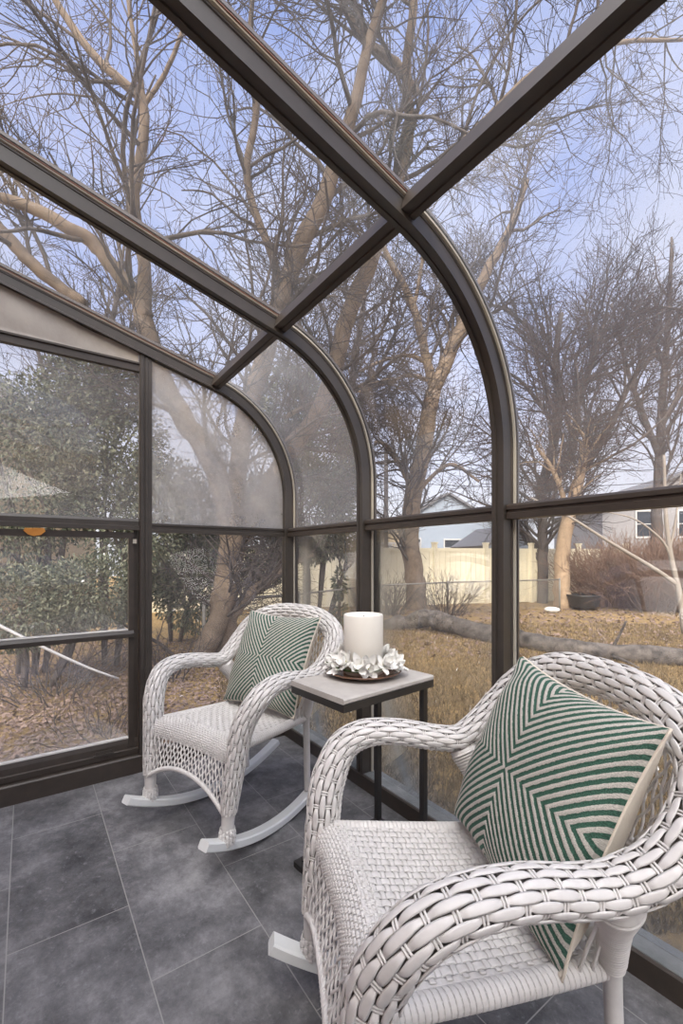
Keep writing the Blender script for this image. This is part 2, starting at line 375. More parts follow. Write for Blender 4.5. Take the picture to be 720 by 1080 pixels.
M_tanwall = mat('tan_siding', (.55, .45, .30), .8); M_darkwin = mat('dark_window', (.03, .035, .045), .2)

# ------------------------------------------------------------------ sunroom shell
BAY = .756; X0 = .012                       # right arris of each rib
RIBX = [X0 - .023 + BAY * k for k in range(6)]
Z0, RAD, SLOPE = 1.44, .585, .268
YB = -2.35                                  # house wall
def rib_path(zb, ye=YB, off=0.0):
    P = []; Nn = []
    for z in np.linspace(zb, Z0, 6): P.append((0, z)); Nn.append((1, 0))
    aend = math.pi / 2 - math.atan(SLOPE)
    for a in np.linspace(0, aend, 30)[1:]:
        P.append((-RAD + RAD * math.cos(a), Z0 + RAD * math.sin(a))); Nn.append((math.cos(a), math.sin(a)))
    y, z = P[-1]
    for t in np.linspace(0, 1, 8)[1:]:
        yy = y + (ye - y) * t; P.append((yy, z + SLOPE * (y - yy))); Nn.append(Nn[34])
    P = np.array(P); Nn = np.array(Nn)
    return np.c_[np.zeros(len(P)), P + Nn * off], np.c_[np.zeros(len(P)), Nn]
RIB_PROF = [(-.023, 0), (-.007, 0), (-.006, .004), (.006, .004), (.007, 0), (.023, 0), (.023, .008), (.020, .010), (.020, .046), (.023, .048),
            (.023, .062), (-.023, .062), (-.023, .048), (-.020, .046), (-.020, .010), (-.023, .008)]
tn = [0]
def trim(mb, m, parent=None):
    tn[0] += 1
    return tag(mb.build('trim_%d' % tn[0], m, parent), kind='structure')
wn_ = [0]
def window(mb, m):
    wn_[0] += 1
    return tag(mb.build('window_%d' % wn_[0], m), kind='structure')

for k, xc in enumerate(RIBX):
    P, Nn = rib_path(.067); P[:, 0] = xc
    mb = MB(); mb.sweep(RIB_PROF, P, Nn, (1, 0, 0)); rib = trim(mb, M_bronze)
    mb = MB(); mb.sweep([(-.03, .070), (.03, .070), (.026, .084), (-.026, .084)], P, Nn, (1, 0, 0)); mb.build('glazing_cap', M_bronze_dark, rib)
    mb = MB(); red = MB()
    for sgn in (-1, 1):
        a0, a1 = sorted((sgn * .0232, sgn * .029)); b0, b1 = sorted((sgn * .0295, sgn * .032))
        mb.sweep([(a0, .054), (a1, .056), (a1, .0625), (a0, .0625)], P, Nn, (1, 0, 0))
        red.sweep([(b0, .0605), (b1, .0605), (b1, .0625), (b0, .0625)], P[34:], Nn[34:], (1, 0, 0))
    mb.build('gasket', M_gasket, rib); red.build('sealant', M_seal, rib)

# curved and straight panes, one object per opening
PG, NG = rib_path(.067)
iT = [i for i in range(len(PG)) if PG[i, 2] >= 1.232][0]
def pane_strip(x0, x1, lo, hi, m):
    P, Nn = rib_path(.067); sl = slice(lo, hi)
    P = P[sl]; Nn = Nn[sl]; P[:, 0] = 0
    mb = MB(); mb.sweep([(x0, .063), (x1, .063), (x1, .069), (x0, .069)], P, Nn, (1, 0, 0)); return window(mb, m)
for k in range(5):
    x0, x1 = RIBX[k] + .004, RIBX[k + 1] - .004
    mb = MB(); mb.box((x0, .063, .067), (x1, .069, 1.2315)); window(mb, G_front)
    P, Nn = rib_path(1.2325); P = P[:35]; Nn = Nn[:35]
    mb = MB(); mb.sweep([(x0, .063), (x1, .063), (x1, .069), (x0, .069)], P, Nn, (1, 0, 0)); window(mb, G_right if k >= 2 else (G_corner if k == 0 else G_roof))
    P, Nn = rib_path(.067); P = P[34:]; Nn = Nn[34:]; P[0, 1:] += (P[1, 1:] - P[0, 1:]) * .004
    mb = MB(); mb.sweep([(x0, .063), (x1, .063), (x1, .069), (x0, .069)], P, Nn, (1, 0, 0)); window(mb, G_roof)

# transoms, purlins
for k in range(5):
    x0, x1 = RIBX[k] + .0235, RIBX[k + 1] - .0235
    mb = MB(); mb.extrude([(.014, 1.207), (.060, 1.207), (.060, 1.258), (.026, 1.258), (.014, 1.250), (.014, 1.238), (.020, 1.235), (.020, 1.229), (.014, 1.226)][::-1], (x0, 0, 0), (0, 1, 0), (0, 0, 1), (x1 - x0, 0, 0))
    trim(mb, M_bronze_dark)
    P, Nn = rib_path(.067); p = P[34]; n = Nn[34]; t = np.array([0, -n[2], n[1]])
    mb = MB(); mb.extrude([(-.024, .012), (-.006, .012), (-.004, .016), (.004, .016), (.006, .012), (.024, .012), (.024, .060), (-.024, .060)], (x0, p[1], p[2]), t, n, (x1 - x0, 0, 0))
    trim(mb, M_bronze_dark)

# base boards and sills
mb = MB(); mb.extrude([(0, 0), (.03, 0), (.03, .062), (.006, .066), (0, .062)], (X0 - .046, 0, 0), (0, 1, 0), (0, 0, 1), (4.0, 0, 0))
tag(mb.build('baseboard_front', M_bronze_dark, smooth=False), kind='structure')
mb = MB(); mb.extrude([(.006, .058), (.10, .05), (.10, .062), (.012, .067)], (X0 - .046, 0, 0), (0, 1, 0), (0, 0, 1), (4.0, 0, 0))
trim(mb, M_sill)
mb = MB(); mb.extrude([(0, 0), (-.06, 0), (-.06, .09), (-.035, .09), (-.006, .086), (0, .080)], (0, YB, 0), (1, 0, 0), (0, 0, 1), (0, -YB, 0))
tag(mb.build('baseboard_left', M_bronze_dark, smooth=False), kind='structure')

# gable wall: post, rails, fixed panes, sliding sash, canvas infill
GX = -.034
def roof_z(y): return Z0 + RAD * math.sin(math.acos((y + RAD) / RAD)) if y > -.43 else 2.0065 + SLOPE * (-.4294 - y)
mb = MB(); yc = -.7865
mb.extrude([(-.0295, GX), (-.0295, -.006), (-.024, -.001), (-.010, -.001), (-.008, -.005), (-.004, -.005), (-.002, -.001), (.010, -.001), (.012, -.004), (.0295, -.004), (.0295, GX)], (0, yc, .088), (0, 1, 0), (1, 0, 0), (0, 0, roof_z(yc) - .088 + .01)); trim(mb, M_bronze)
mb = MB(); mb.extrude([(GX, 1.208), (-.008, 1.208), (-.008, 1.224), (-.013, 1.227), (-.013, 1.240), (-.008, 1.243), (-.008, 1.254), (GX, 1.258)], (0, -.757, 0), (1, 0, 0), (0, 0, 1), (0, .765, 0)); trim(mb, M_bronze)
# window rail of the left bay: lighter worn top ledge
mb = MB(); mb.extrude([(GX - .02, 1.218), (-.004, 1.218), (-.004, 1.236), (-.014, 1.240), (-.014, 1.262), (-.024, 1.275), (GX - .02, 1.275)], (0, YB, 0), (1, 0, 0), (0, 0, 1), (0, -.817 - YB, 0)); trim(mb, M_bronze)
mb = MB(); mb.extrude([(GX, 2.016), (-.004, 2.016), (-.004, 2.032), (-.012, 2.035), (-.012, 2.050), (-.004, 2.053), (-.004, 2.062), (GX, 2.062)], (0, YB, 0), (1, 0, 0), (0, 0, 1), (0, -.817 - YB, 0)); trim(mb, M_bronze_dark)
# canvas infill above the header
mb = MB()
ys = np.linspace(YB + .02, -.818, 40); V = []
for y in ys:
    zt = roof_z(y) + .012
    for j in range(9):
        t = j / 8; z = 2.058 + (max(zt, 2.06) - 2.058) * t
        V.append((-.016 + .006 * math.sin(y * 9 + 2 * t) * math.sin(math.pi * t), y, z))
nf = len(ys)
F = [(i * 9 + j, (i + 1) * 9 + j, (i + 1) * 9 + j + 1, i * 9 + j + 1) for i in range(nf - 1) for j in range(8)]
V2 = [(x - .006, y, z) for x, y, z in V]; m0 = len(V)
F2 = [tuple(m0 + q for q in reversed(f)) for f in F]
rim = [i * 9 for i in range(nf)] + [(nf - 1) * 9 + j for j in range(1, 9)] + [i * 9 + 8 for i in range(nf - 2, -1, -1)] + [j for j in range(7, 0, -1)]
F3 = [(rim[i], rim[(i + 1) % len(rim)], rim[(i + 1) % len(rim)] + m0, rim[i] + m0) for i in range(len(rim))]
mb.add(V + V2, F + F2 + F3); cv = trim(mb, M_fabric)
# fixed panes
mb = MB(); ys = np.linspace(-.775, -.03, 24)   # curved right pane upper
top = [(y, roof_z(y) + .03) for y in ys]
poly = [(-.775, 1.23), (-.0, 1.23), (0.03, 1.3), (.03, Z0 + .05)] + [(y, z) for y, z in reversed(top)]
mb.add([(-.024, y, z) for y, z in poly], [tuple(range(len(poly)))]); mb.add([(-.030, y, z) for y, z in poly], [tuple(reversed(range(len(poly))))]); window(mb, G_hazy)
mb = MB(); mb.box((-.030, -.775, .08), (-.024, .03, 1.2275)); window(mb, G_low)
mb = MB(); mb.box((-.040, YB, 1.266), (-.034, -.80, 2.03)); window(mb, G_gable)
# sliding sash in the left bay
wn_[0] += 1
sash = empty('window_%d' % wn_[0], (0, 0, 0)); tag(sash, kind='structure')
mb = MB()
mb.box((-.052, -.863, .135), (-.022, -.838, 1.20)); mb.box((-.050, -.838, .09), (-.036, -.816, 1.218))
mb.extrude([(-.052, 1.176), (-.020, 1.176), (-.020, 1.206), (-.052, 1.206)], (0, YB, 0), (1, 0, 0), (0, 0, 1), (0, -.838 - YB, 0))
mb.build('sash_frame', M_bronze_dark, sash, smooth=False)
mb = MB(); mb.extrude([(-.052, .680), (-.012, .680), (-.010, .700), (-.018, .714), (-.052, .714)], (0, YB, 0), (1, 0, 0), (0, 0, 1), (0, -.84 - YB, 0)); mb.build('meeting_rail', M_bronze, sash)
mb = MB(); mb.extrude([(-.056, .092), (-.022, .092), (-.020, .118), (-.028, .122), (-.030, .150), (-.036, .170), (-.052, .170)], (0, YB, 0), (1, 0, 0), (0, 0, 1), (0, -.82 - YB, 0)); mb.build('bottom_rail', M_bronze_dark, sash, smooth=False)
mb = MB(); mb.extrude([(-.052, .171), (-.034, .171), (-.034, .178), (-.052, .180)], (0, YB, 0), (1, 0, 0), (0, 0, 1), (0, -.862 - YB, 0)); mb.build('white_edge', M_white_pl, sash)
mb = MB(); mb.extrude([(-.052, .715), (-.030, .715), (-.030, .719), (-.052, .721)], (0, YB, 0), (1, 0, 0), (0, 0, 1), (0, -.864 - YB, 0)); mb.build('white_edge', M_white_pl, sash)
for z0, z1 in ((.175, .69), (.705, 1.19)):
    mb = MB(); mb.box((-.044, YB, z0), (-.039, -.85, z1)); mb.build('pane', G_sash, sash)
mb = MB(); mb.box((-.021, -1.02, .120), (-.012, -.93, .128)); mb.box((-.019, -1.01, .128), (-.015, -.94, .142)); mb.build('lift_handle', M_bronze, sash, smooth=False)
mb = MB(); mb.box((-.022, -.845, 1.150), (-.012, -.828, 1.172)); mb.build('latch', M_gasket, sash, smooth=False)
# orange scrap stuck under the rail
p = at(42, 562, 2.36); yy = -1.276
mb = MB()
pts = [(-.050, .022), (.045, .024), (.052, .004), (.030, -.018), (-.005, -.026), (-.034, -.016), (-.056, .006)]
pts = [(a * .75, b * .75) for a, b in pts]
mb.add([(-.003 + .004 * math.sin(i), -1.25 + a, 1.195 + b) for i, (a, b) in enumerate(pts)] + [(-.016, -1.25 + a, 1.195 + b) for a, b in pts],
       [tuple(range(7)), tuple(range(13, 6, -1))] + [(i, 7 + i, 7 + (i + 1) % 7, (i + 1) % 7) for i in range(7)])
tag(mb.build('dry_leaf', M_orange, smooth=False), 'small orange dry leaf caught under the left window rail', 'leaf')

# floor, house wall, right wall, foundation
mb = MB(); mb.box((-.06, YB, -.12), (3.9, .10, 0)); tag(mb.build('floor', M_tile, smooth=False), kind='structure')
mb = MB(); mb.box((-.5, YB - .2, -.27), (4.6, YB - .001, 3.25)); tag(mb.build('wall_back', M_brick, smooth=False), kind='structure')
mb = MB(); mb.box((3.80, YB, 0), (3.86, .02, .09)); tag(mb.build('baseboard_right', M_bronze_dark, smooth=False), kind='structure')
for y0, y1, z0, z1 in ((-.816, -.757, .09, roof_z(-.787)), (YB, -.816, 1.21, 1.27), (-.757, .0, 1.21, 1.26), (YB, -.816, 2.016, 2.06), (YB, YB + .05, .09, 2.3)):
    mb = MB(); mb.box((3.775, y0, z0), (3.82, y1, z1 + .002)); trim(mb, M_bronze)
mb = MB(); mb.box((3.80, YB + .05, .085), (3.806, .03, 1.215)); window(mb, G_gable)
mb = MB(); poly = [(YB + .03, 1.26), (.03, 1.26), (.03, Z0 + .05)] + [(y, roof_z(y) + .03) for y in np.linspace(-.03, YB + .03, 30)]
mb.add([(3.80, y, z) for y, z in poly] + [(3.806, y, z) for y, z in poly], [tuple(range(len(poly)))[::-1], tuple(range(len(poly), 2 * len(poly)))]); window(mb, G_gable)
mb = MB(); mb.box((-.08, YB, -.4), (3.9, .12, -.121)); trim(mb, M_sill)

# ------------------------------------------------------------------ wicker rocking chairs
S = .9
def ndiv(v): return v / (np.linalg.norm(v, axis=-1, keepdims=True) + 1e-12)

HALF = [(.268, .003, .215), (.277, .014, .32), (.288, .03, .45), (.305, .045, .55), (.333, .095, .640), (.337, .17, .676), (.327, .27, .677), (.316, .38, .658),
        (.312, .455, .655), (.326, .53, .695), (.320, .60, .762), (.278, .655, .832), (.160, .692, .884), (0, .708, .899)]
FULL = [(-a, b, c) for a, b, c in HALF] + [(a, b, c) for a, b, c in HALF[-2::-1]]
NPATH = 700
PATH = catmull(FULL, NPATH)
_d = np.r_[0, np.cumsum(np.linalg.norm(np.diff(PATH, axis=0), axis=1))]; PLEN = _d[-1]
def path_frames(P):
    T = ndiv(np.gradient(P, axis=0))
    O = np.c_[P[:, 0], np.zeros(len(P)), np.maximum(0, P[:, 2] - .69) * 1.0]
    O = ndiv(O); N = ndiv(O - (O * T).sum(1)[:, None] * T); B = np.cross(T, N); return T, N, B
def sect(s):
    """half axes (along N, along B) at arc position s from the foot of the nearer front leg"""
    kx = [0, .22, .36, .46, .58, .75, .9, 1.05, 1.25, 1.42]
    aN = np.interp(s, kx, [.025, .034, .038, .041, .041, .041, .043, .050, .046, .042])
    aB = np.interp(s, kx, [.027, .041, .043, .038, .031, .030, .030, .033, .032, .031])
    return aN, aB

def woven_tube(mb, core, P, N, B, s, aN, aB, nst=16, pitch=.034, amp=.0036, thick=.0042, wfac=1.16):
    """lengthwise strands going over and under cross stakes, on an elliptical core"""
    th0 = 0.2
    per = 2 * np.pi * np.sqrt((aN ** 2 + aB ** 2) / 2)
    for j in range(nst):
        th = th0 + 2 * np.pi * j / nst
        dr = np.cos(th) * N + 0 * B
        nrm = ndiv((np.cos(th) / aN)[:, None] * N + (np.sin(th) / aB)[:, None] * B)
        base = P + (aN * np.cos(th))[:, None] * N + (aB * np.sin(th))[:, None] * B
        dd = (s / pitch - .5 - (j % 2) + 1) % 2 - 1          # distance to the stake this strand passes under, in pitches
        wv = 1 - 2 * np.exp(-(dd / .26) ** 2)
        wd = per / nst * wfac * (1 - .42 * np.exp(-(dd / .48) ** 2))
        mb.ribbon(base + nrm * (amp * wv)[:, None], nrm, wd, thick)
    # cross stakes
    k0 = math.ceil(s[0] / pitch - .5); k1 = math.floor(s[-1] / pitch - .5)
    for k in range(k0, k1 + 1):
        sk = (k + .5) * pitch
        sk = sk if True else sk
        f = lambda A: np.array([np.interp(sk, s, A[:, i]) for i in range(3)])
        p, n, b = f(P), f(N), f(B); a1 = np.interp(sk, s, aN); a2 = np.interp(sk, s, aB)
        ang = np.linspace(0, 2 * np.pi, 24, endpoint=False)
        ring = p + np.outer(a1 * np.cos(ang), n) + np.outer(a2 * np.sin(ang), b)
        rn = ndiv(np.outer(np.cos(ang) / a1, n) + np.outer(np.sin(ang) / a2, b))
        for o in ((-.003, .003) if pitch > .02 else (0.,)):
            t = np.cross(n, b); mb.ribbon(ring + o * t + rn * .0005, rn, .0045, .004, closed=True)
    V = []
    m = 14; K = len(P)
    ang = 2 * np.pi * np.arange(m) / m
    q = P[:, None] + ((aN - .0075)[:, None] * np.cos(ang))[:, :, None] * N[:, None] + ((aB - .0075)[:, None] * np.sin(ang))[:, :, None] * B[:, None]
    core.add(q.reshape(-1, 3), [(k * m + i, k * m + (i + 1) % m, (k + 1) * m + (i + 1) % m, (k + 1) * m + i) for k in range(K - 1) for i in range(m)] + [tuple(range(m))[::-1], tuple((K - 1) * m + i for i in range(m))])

def bind_edge(mb, P, N, B, aB, side):
    """braided lower edge: two thin twisted strands along the underside"""
    s = np.r_[0, np.cumsum(np.linalg.norm(np.diff(P, axis=0), axis=1))]
    for ph in (0, 2.1, 4.2):
        a = s * 2 * np.pi / .05 + ph
        mb.tube(P + side * (aB + .003)[:, None] * B + (np.cos(a) * .008)[:, None] * N + (np.sin(a) * .004)[:, None] * B, .0042, 5)

def mesh_weave(mb, fn, u0, u1, v0, v1, nu, nv, wu, wv, th, amp, seg=4, alt=True):
    """fn(u,v)->(pos,normal) arrays.  nu strands at constant u (running along v), nv strands at constant v"""
    us = np.linspace(u0, u1, nu); vs = np.linspace(v0, v1, nv)
    for i, u in enumerate(us):
        q = np.linspace(0, nv - 1, (nv - 1) * seg + 1); vv = v0 + (v1 - v0) * q / (nv - 1)
        p, n = fn(np.full_like(vv, u), vv); mb.ribbon(p + n * (amp * np.cos(np.pi * (q + i)))[:, None], n, wu, th)
    for j, v in enumerate(vs):
        q = np.linspace(0, nu - 1, (nu - 1) * seg + 1); uu = u0 + (u1 - u0) * q / (nu - 1)
        p, n = fn(uu, np.full_like(uu, v)); mb.ribbon(p - n * (amp * np.cos(np.pi * (q + j)))[:, None], n, wv, th)

def num_normal(pos):
    def fn(u, v):
        e = 1e-3
        p = pos(u, v); n = np.cross(pos(u + e, v) - pos(u - e, v), pos(u, v + e) - pos(u, v - e))
        return p, ndiv(n)
    return fn

# seat profile along w (0 = back edge, 1 = where the front roll starts) then roll
def seat_pos(u, v):
    """u -1..1 across, v 0..1 back to front"""
    Y = .52 - .44 * v
    hw = .205 + .045 * v
    Z = .432 + .028 * v - .012 * (1 - u * u) * np.sin(np.pi * np.clip(v, 0, 1))
    return np.stack([u * hw, Y + 0 * u, Z + 0 * u], -1)
ROLL = catmull([(.085, .4605), (.062, .463), (.040, .458), (.022, .446), (.012, .430), (.008, .412), (.008, .395)], 60)
def roll_pos(u, v):
    y = np.interp(v, np.linspace(0, 1, 60), ROLL[:, 0]); z = np.interp(v, np.linspace(0, 1, 60), ROLL[:, 1])
    hw = .250 + .012 * v
    return np.stack([u * hw, y + .024 * (1 - u * u), z - .004 * (1 - u * u)], -1)
def arch_z(u): return .300 - .090 * np.abs(u) ** 2.2
def apron_pos(u, v):
    z1 = arch_z(u); hw = .264
    y = (.008 + .024 * (1 - u * u)) * (1 - v) + (-.016 + .010 * (1 - u * u)) * v
    return np.stack([u * hw, y, .396 + (z1 - .396) * v], -1)

# back panel between seat rear and rim
iA = int(np.argmin(np.abs(_d - 1.02))); iB = NPATH - 1 - iA
RIMP = PATH[iA:iB + 1]
def rim_at(u):
    # point of the rim's inner edge with the fraction (u+1)/2 along it
    T, N, B = path_frames(PATH); s = _d
    sl = np.minimum(s, PLEN - s); a, b = sect(sl)
    q = PATH - N * (a - .006)[:, None]
    t = np.clip((np.asarray(u) + 1) / 2, 0, 1) * (iB - iA) + iA
    return np.stack([np.interp(t, np.arange(NPATH), q[:, i]) for i in range(3)], -1)
def back_low(u):
    return np.stack([.25 * u, .50 + .05 * np.sqrt(np.maximum(0, 1 - u * u)) , .435 + 0 * u], -1)
def back_pos(u, v):
    a = back_low(u); b = rim_at(u); v = np.asarray(v)[..., None]
    p = a * (1 - v) + b * v
    p[..., 1] += (.02 * np.sin(np.pi * v[..., 0]) * (1 - u * u))
    return p

def make_chair(name):
    root = empty(name)
    T, N, B = path_frames(PATH); s = _d; sl = np.minimum(s, PLEN - s); aN, aB = sect(sl)
    cuts = [(0, iA + 1, 'armrest'), (iA, iB + 1, 'back_rim'), (iB, NPATH, 'armrest')]
    for lo, hi, nm in cuts:
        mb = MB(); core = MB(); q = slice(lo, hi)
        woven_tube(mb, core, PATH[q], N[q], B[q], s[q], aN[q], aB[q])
        # underside braid on the arm
        side = 1 if (T[(lo + hi) // 2][1] * N[(lo + hi) // 2][0]) > 0 else -1
        down = np.sign((B[(lo + hi) // 2])[2]) * -1 if nm == 'armrest' else np.sign(B[(lo + hi) // 2][1]) * -1
        bq = slice(lo + (30 if lo == 0 else 0), hi - (30 if hi == NPATH else 0))
        if nm == 'armrest':
            bind_edge(mb, PATH[bq], N[bq], B[bq], aB[bq], down)
        else:
            inner = PATH[bq] - N[bq] * (aN[bq])[:, None]
            bind_edge(mb, inner, B[bq], N[bq], np.zeros(hi - lo), -1)
        o = mb.build(nm, M_wicker, root, scale=S)
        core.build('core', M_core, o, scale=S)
    # legs
    for sg in (-1, 1):
        mb = MB(); P = catmull([(sg * .263, .0, .100), (sg * .264, 0, .15), (sg * .268, .003, .235)], 12)
        mb.tube(P, [.022] * 3 + list(np.linspace(.023, .027, 9)), 16)
        lg = mb.build('front_leg', M_wicker, root, scale=S)
        mb = MB(); core = MB(); z = np.linspace(.096, .160, 40); P = np.c_[np.full(40, sg * .263), np.zeros(40), z]
        N_ = np.tile([1., 0, 0], (40, 1)); B_ = np.tile([0, 1., 0], (40, 1))
        rr = .0225 + .008 * np.sin(np.clip((z - .090) / .075, 0, 1) * np.pi) ** .7
        woven_tube(mb, core, P, N_, B_, z, rr, rr, nst=14, pitch=.010, amp=.002, thick=.003)
        f = mb.build('woven_foot', M_wicker, lg, scale=S)
        # rear leg
        mb = MB(); P = catmull([(sg * .216, .535, .062), (sg * .217, .53, .25), (sg * .222, .52, .40), (sg * .252, .495, .52), (sg * .300, .460, .625)], 60)
        mb.tube(P, np.interp(np.linspace(0, 1, 60), [0, .62, .68, .85, 1], [.0155, .0165, .021, .027, .042]), 18)
        lg = mb.build('rear_leg', M_wicker, root, scale=S)
        mb = MB(); sp = resample(P, 400)[255:395]; Tt = ndiv(np.gradient(sp, axis=0)); a = np.cross(Tt, [0, 1., 0]); a = ndiv(a); b = np.cross(Tt, a)
        hel = np.linspace(0, 2 * np.pi * 26, 1400); idx = np.linspace(0, 139, 1400)
        itp = lambda A: np.stack([np.interp(idx, np.arange(140), A[:, i]) for i in range(3)], 1)
        rad = np.interp(np.linspace(.6375, .9875, 1400), [0, .62, .68, .85, 1], [.0155, .0165, .022, .028, .043])
        mb.tube(itp(sp) + rad[:, None] * (np.cos(hel)[:, None] * itp(a) + np.sin(hel)[:, None] * itp(b)), .0032, 5)
        mb.build('wrapping', M_wicker, lg, scale=S)
        # rocker
        mb = MB(); Y = np.linspace(-.112, .755, 40); zb = .002 + .125 * ((Y - .34) / .45) ** 2
        X = np.interp(Y, [-.112, .755], [.265, .205]) * sg
        P = np.c_[X, Y, zb + .0195]; Tt = ndiv(np.gradient(P, axis=0)); Nn = ndiv(np.cross(np.tile([1., 0, 0], (40, 1)), Tt))
        w, h, c = .025, .017, .005
        mb.sweep([(-w + c, -h), (w - c, -h), (w, -h + c), (w, h - c), (w - c, h), (-w + c, h), (-w, h - c), (-w, -h + c)], P, Nn, (1, 0, 0))
        mb.build('rocker', M_white, root, scale=S)
    # seat
    mb = MB(); fn = num_normal(lambda u, v: seat_pos(u, v))
    mesh_weave(mb, fn, -.94, .94, .02, 1.0, 22, 27, .0205, .0125, .0028, .0019)
    # rows of lacing ties between the strands are the gaps of the weave; side and back rails
    st = mb.build('seat', M_wicker, root, scale=S)
    for nm, pts in (('seat_rail', [(-.212, .53, .425), (-.235, .30, .433), (-.258, .06, .447)]), ('seat_rail', [(.212, .53, .425), (.235, .30, .433), (.258, .06, .447)]), ('seat_rail', [(-.212, .53, .425), (0, .545, .423), (.212, .53, .425)])):
        mb = MB(); P = catmull(pts, 40); mb.tube(P, .021, 14)
        Pl = resample(P, 1500); Tt = ndiv(np.gradient(Pl, axis=0)); a = ndiv(np.cross(Tt, [0, 0, 1.])); b = np.cross(Tt, a); h = np.linspace(0, 2 * np.pi * 40, 1500)
        mb.ribbon(Pl + .0206 * (np.cos(h)[:, None] * a + np.sin(h)[:, None] * b), np.cos(h)[:, None] * a + np.sin(h)[:, None] * b, .0125, .0016)
        mb.build(nm, M_wicker, st, scale=S)
    # front roll and apron
    mb = MB(); fn = num_normal(lambda u, v: roll_pos(u, v))
    mesh_weave(mb, fn, -1, 1, 0, 1, 53, 15, .0062, .0085, .0035, .0028)
    mb.build('front_roll', M_wicker, root, scale=S)
    mb = MB(); pos = lambda u, v: apron_pos(u, v); fn = num_normal(pos)
    n = 22
    for i in range(-4, n + 3):
        for dr in (1, -1):
            v = np.linspace(0, 1, 24); u = -1 + 2 * (i + dr * (v - .5) * 2.6) / n
            k = (u > -.985) & (u < .985)
            if k.sum() < 4: continue
            p, nn = fn(u[k], v[k])
            mb.ribbon(p + nn * (.0024 * np.cos(v[k] * np.pi * 5 + i * np.pi) * dr)[:, None], nn, .0068, .005)
    ap = mb.build('front_apron', M_wicker, root, scale=S)
    mb = MB(); u = np.linspace(-1.0, 1.0, 120); p, nn = fn(u, np.full_like(u, 1.0)); sarr = np.linspace(0, .62, 120)
    for ph in (0, 2.1, 4.2):
        a = sarr * 2 * np.pi / .03 + ph
        mb.tube(p + np.c_[np.zeros(120), np.cos(a) * .005, np.sin(a) * .007], .0048, 6)
    mb.build('arched_edge', M_wicker, ap, scale=S)
    # back panel lattice
    mb = MB(); fn = num_normal(back_pos)
    n = 22
    for i in range(-7, n + 8):
        for dr in (1, -1):
            v = np.linspace(.42, 1, 24); u = -1 + 2 * (i + dr * (v - .42) / .58 * 3.2) / n
            k = (u > -.97) & (u < .97)
            if k.sum() < 4: continue
            p, nn = fn(u[k], v[k])
            mb.ribbon(p + nn * (.0024 * np.cos(v[k] * np.pi * 14 + i * np.pi) * dr)[:, None], nn, .0068, .0045)
    for u0 in np.linspace(-.9, .9, 19):
        v = np.linspace(0, .44, 14); p, nn = fn(np.full_like(v, u0), v); mb.ribbon(p, nn, .0065, .0045)
        p, nn = fn(u0 + .09 * v, v); mb.ribbon(p + nn * .004, nn, .006, .004)
    bp = mb.build('back_panel', M_wicker, root, scale=S)
    mb = MB(); u = np.linspace(-.97, .97, 120)
    for dv, ph in ((0, 0), (.018, 2), (.036, 4), (.054, 1)):
        p, nn = fn(u, np.full_like(u, .40 + dv)); mb.tube(p + nn * (.004 * np.cos(np.linspace(0, 60, 120) + ph))[:, None], .0055, 6)
    mb.build('cross_band', M_wicker, bp, scale=S)
    # side lacing between seat rail and rear legs
    for sg in (-1, 1):
        mb = MB()
        for k in range(7):
            y = .30 + .028 * k
            p0 = np.array([sg * .232, y, .435]); p1 = np.array([sg * (.305), .40 + .015 * k, .640])
            mb.tube(catmull([p0, (p0 + p1) / 2 + np.array([sg * -.012, 0, 0]), p1], 10), .0034, 5) if k > 4 else None
        mb.build('side_lacing', M_wicker, root, scale=S)
    return root

def copy_tree(o, parent=None):
    c = o.copy(); COL.objects.link(c)
    if parent: c.parent = parent
    for ch in list(o.children): copy_tree(ch, c)
    return c
chair = make_chair('rocking_chair')
chair.location = (.77572 * S, -.87709 * S, 0); chair.rotation_euler = (0, 0, math.radians(19.22))
tag(chair, 'white wicker rocking chair in the far corner beside the gable window', 'chair', 'white wicker rocking chairs')
chair2 = copy_tree(chair)
chair2.location = (1.86728 * S, -.89253 * S, 0); chair2.rotation_euler = (0, 0, math.radians(-25.77))
chair2['label'] = 'white wicker rocking chair nearest the viewer, cut off by the photo edge'

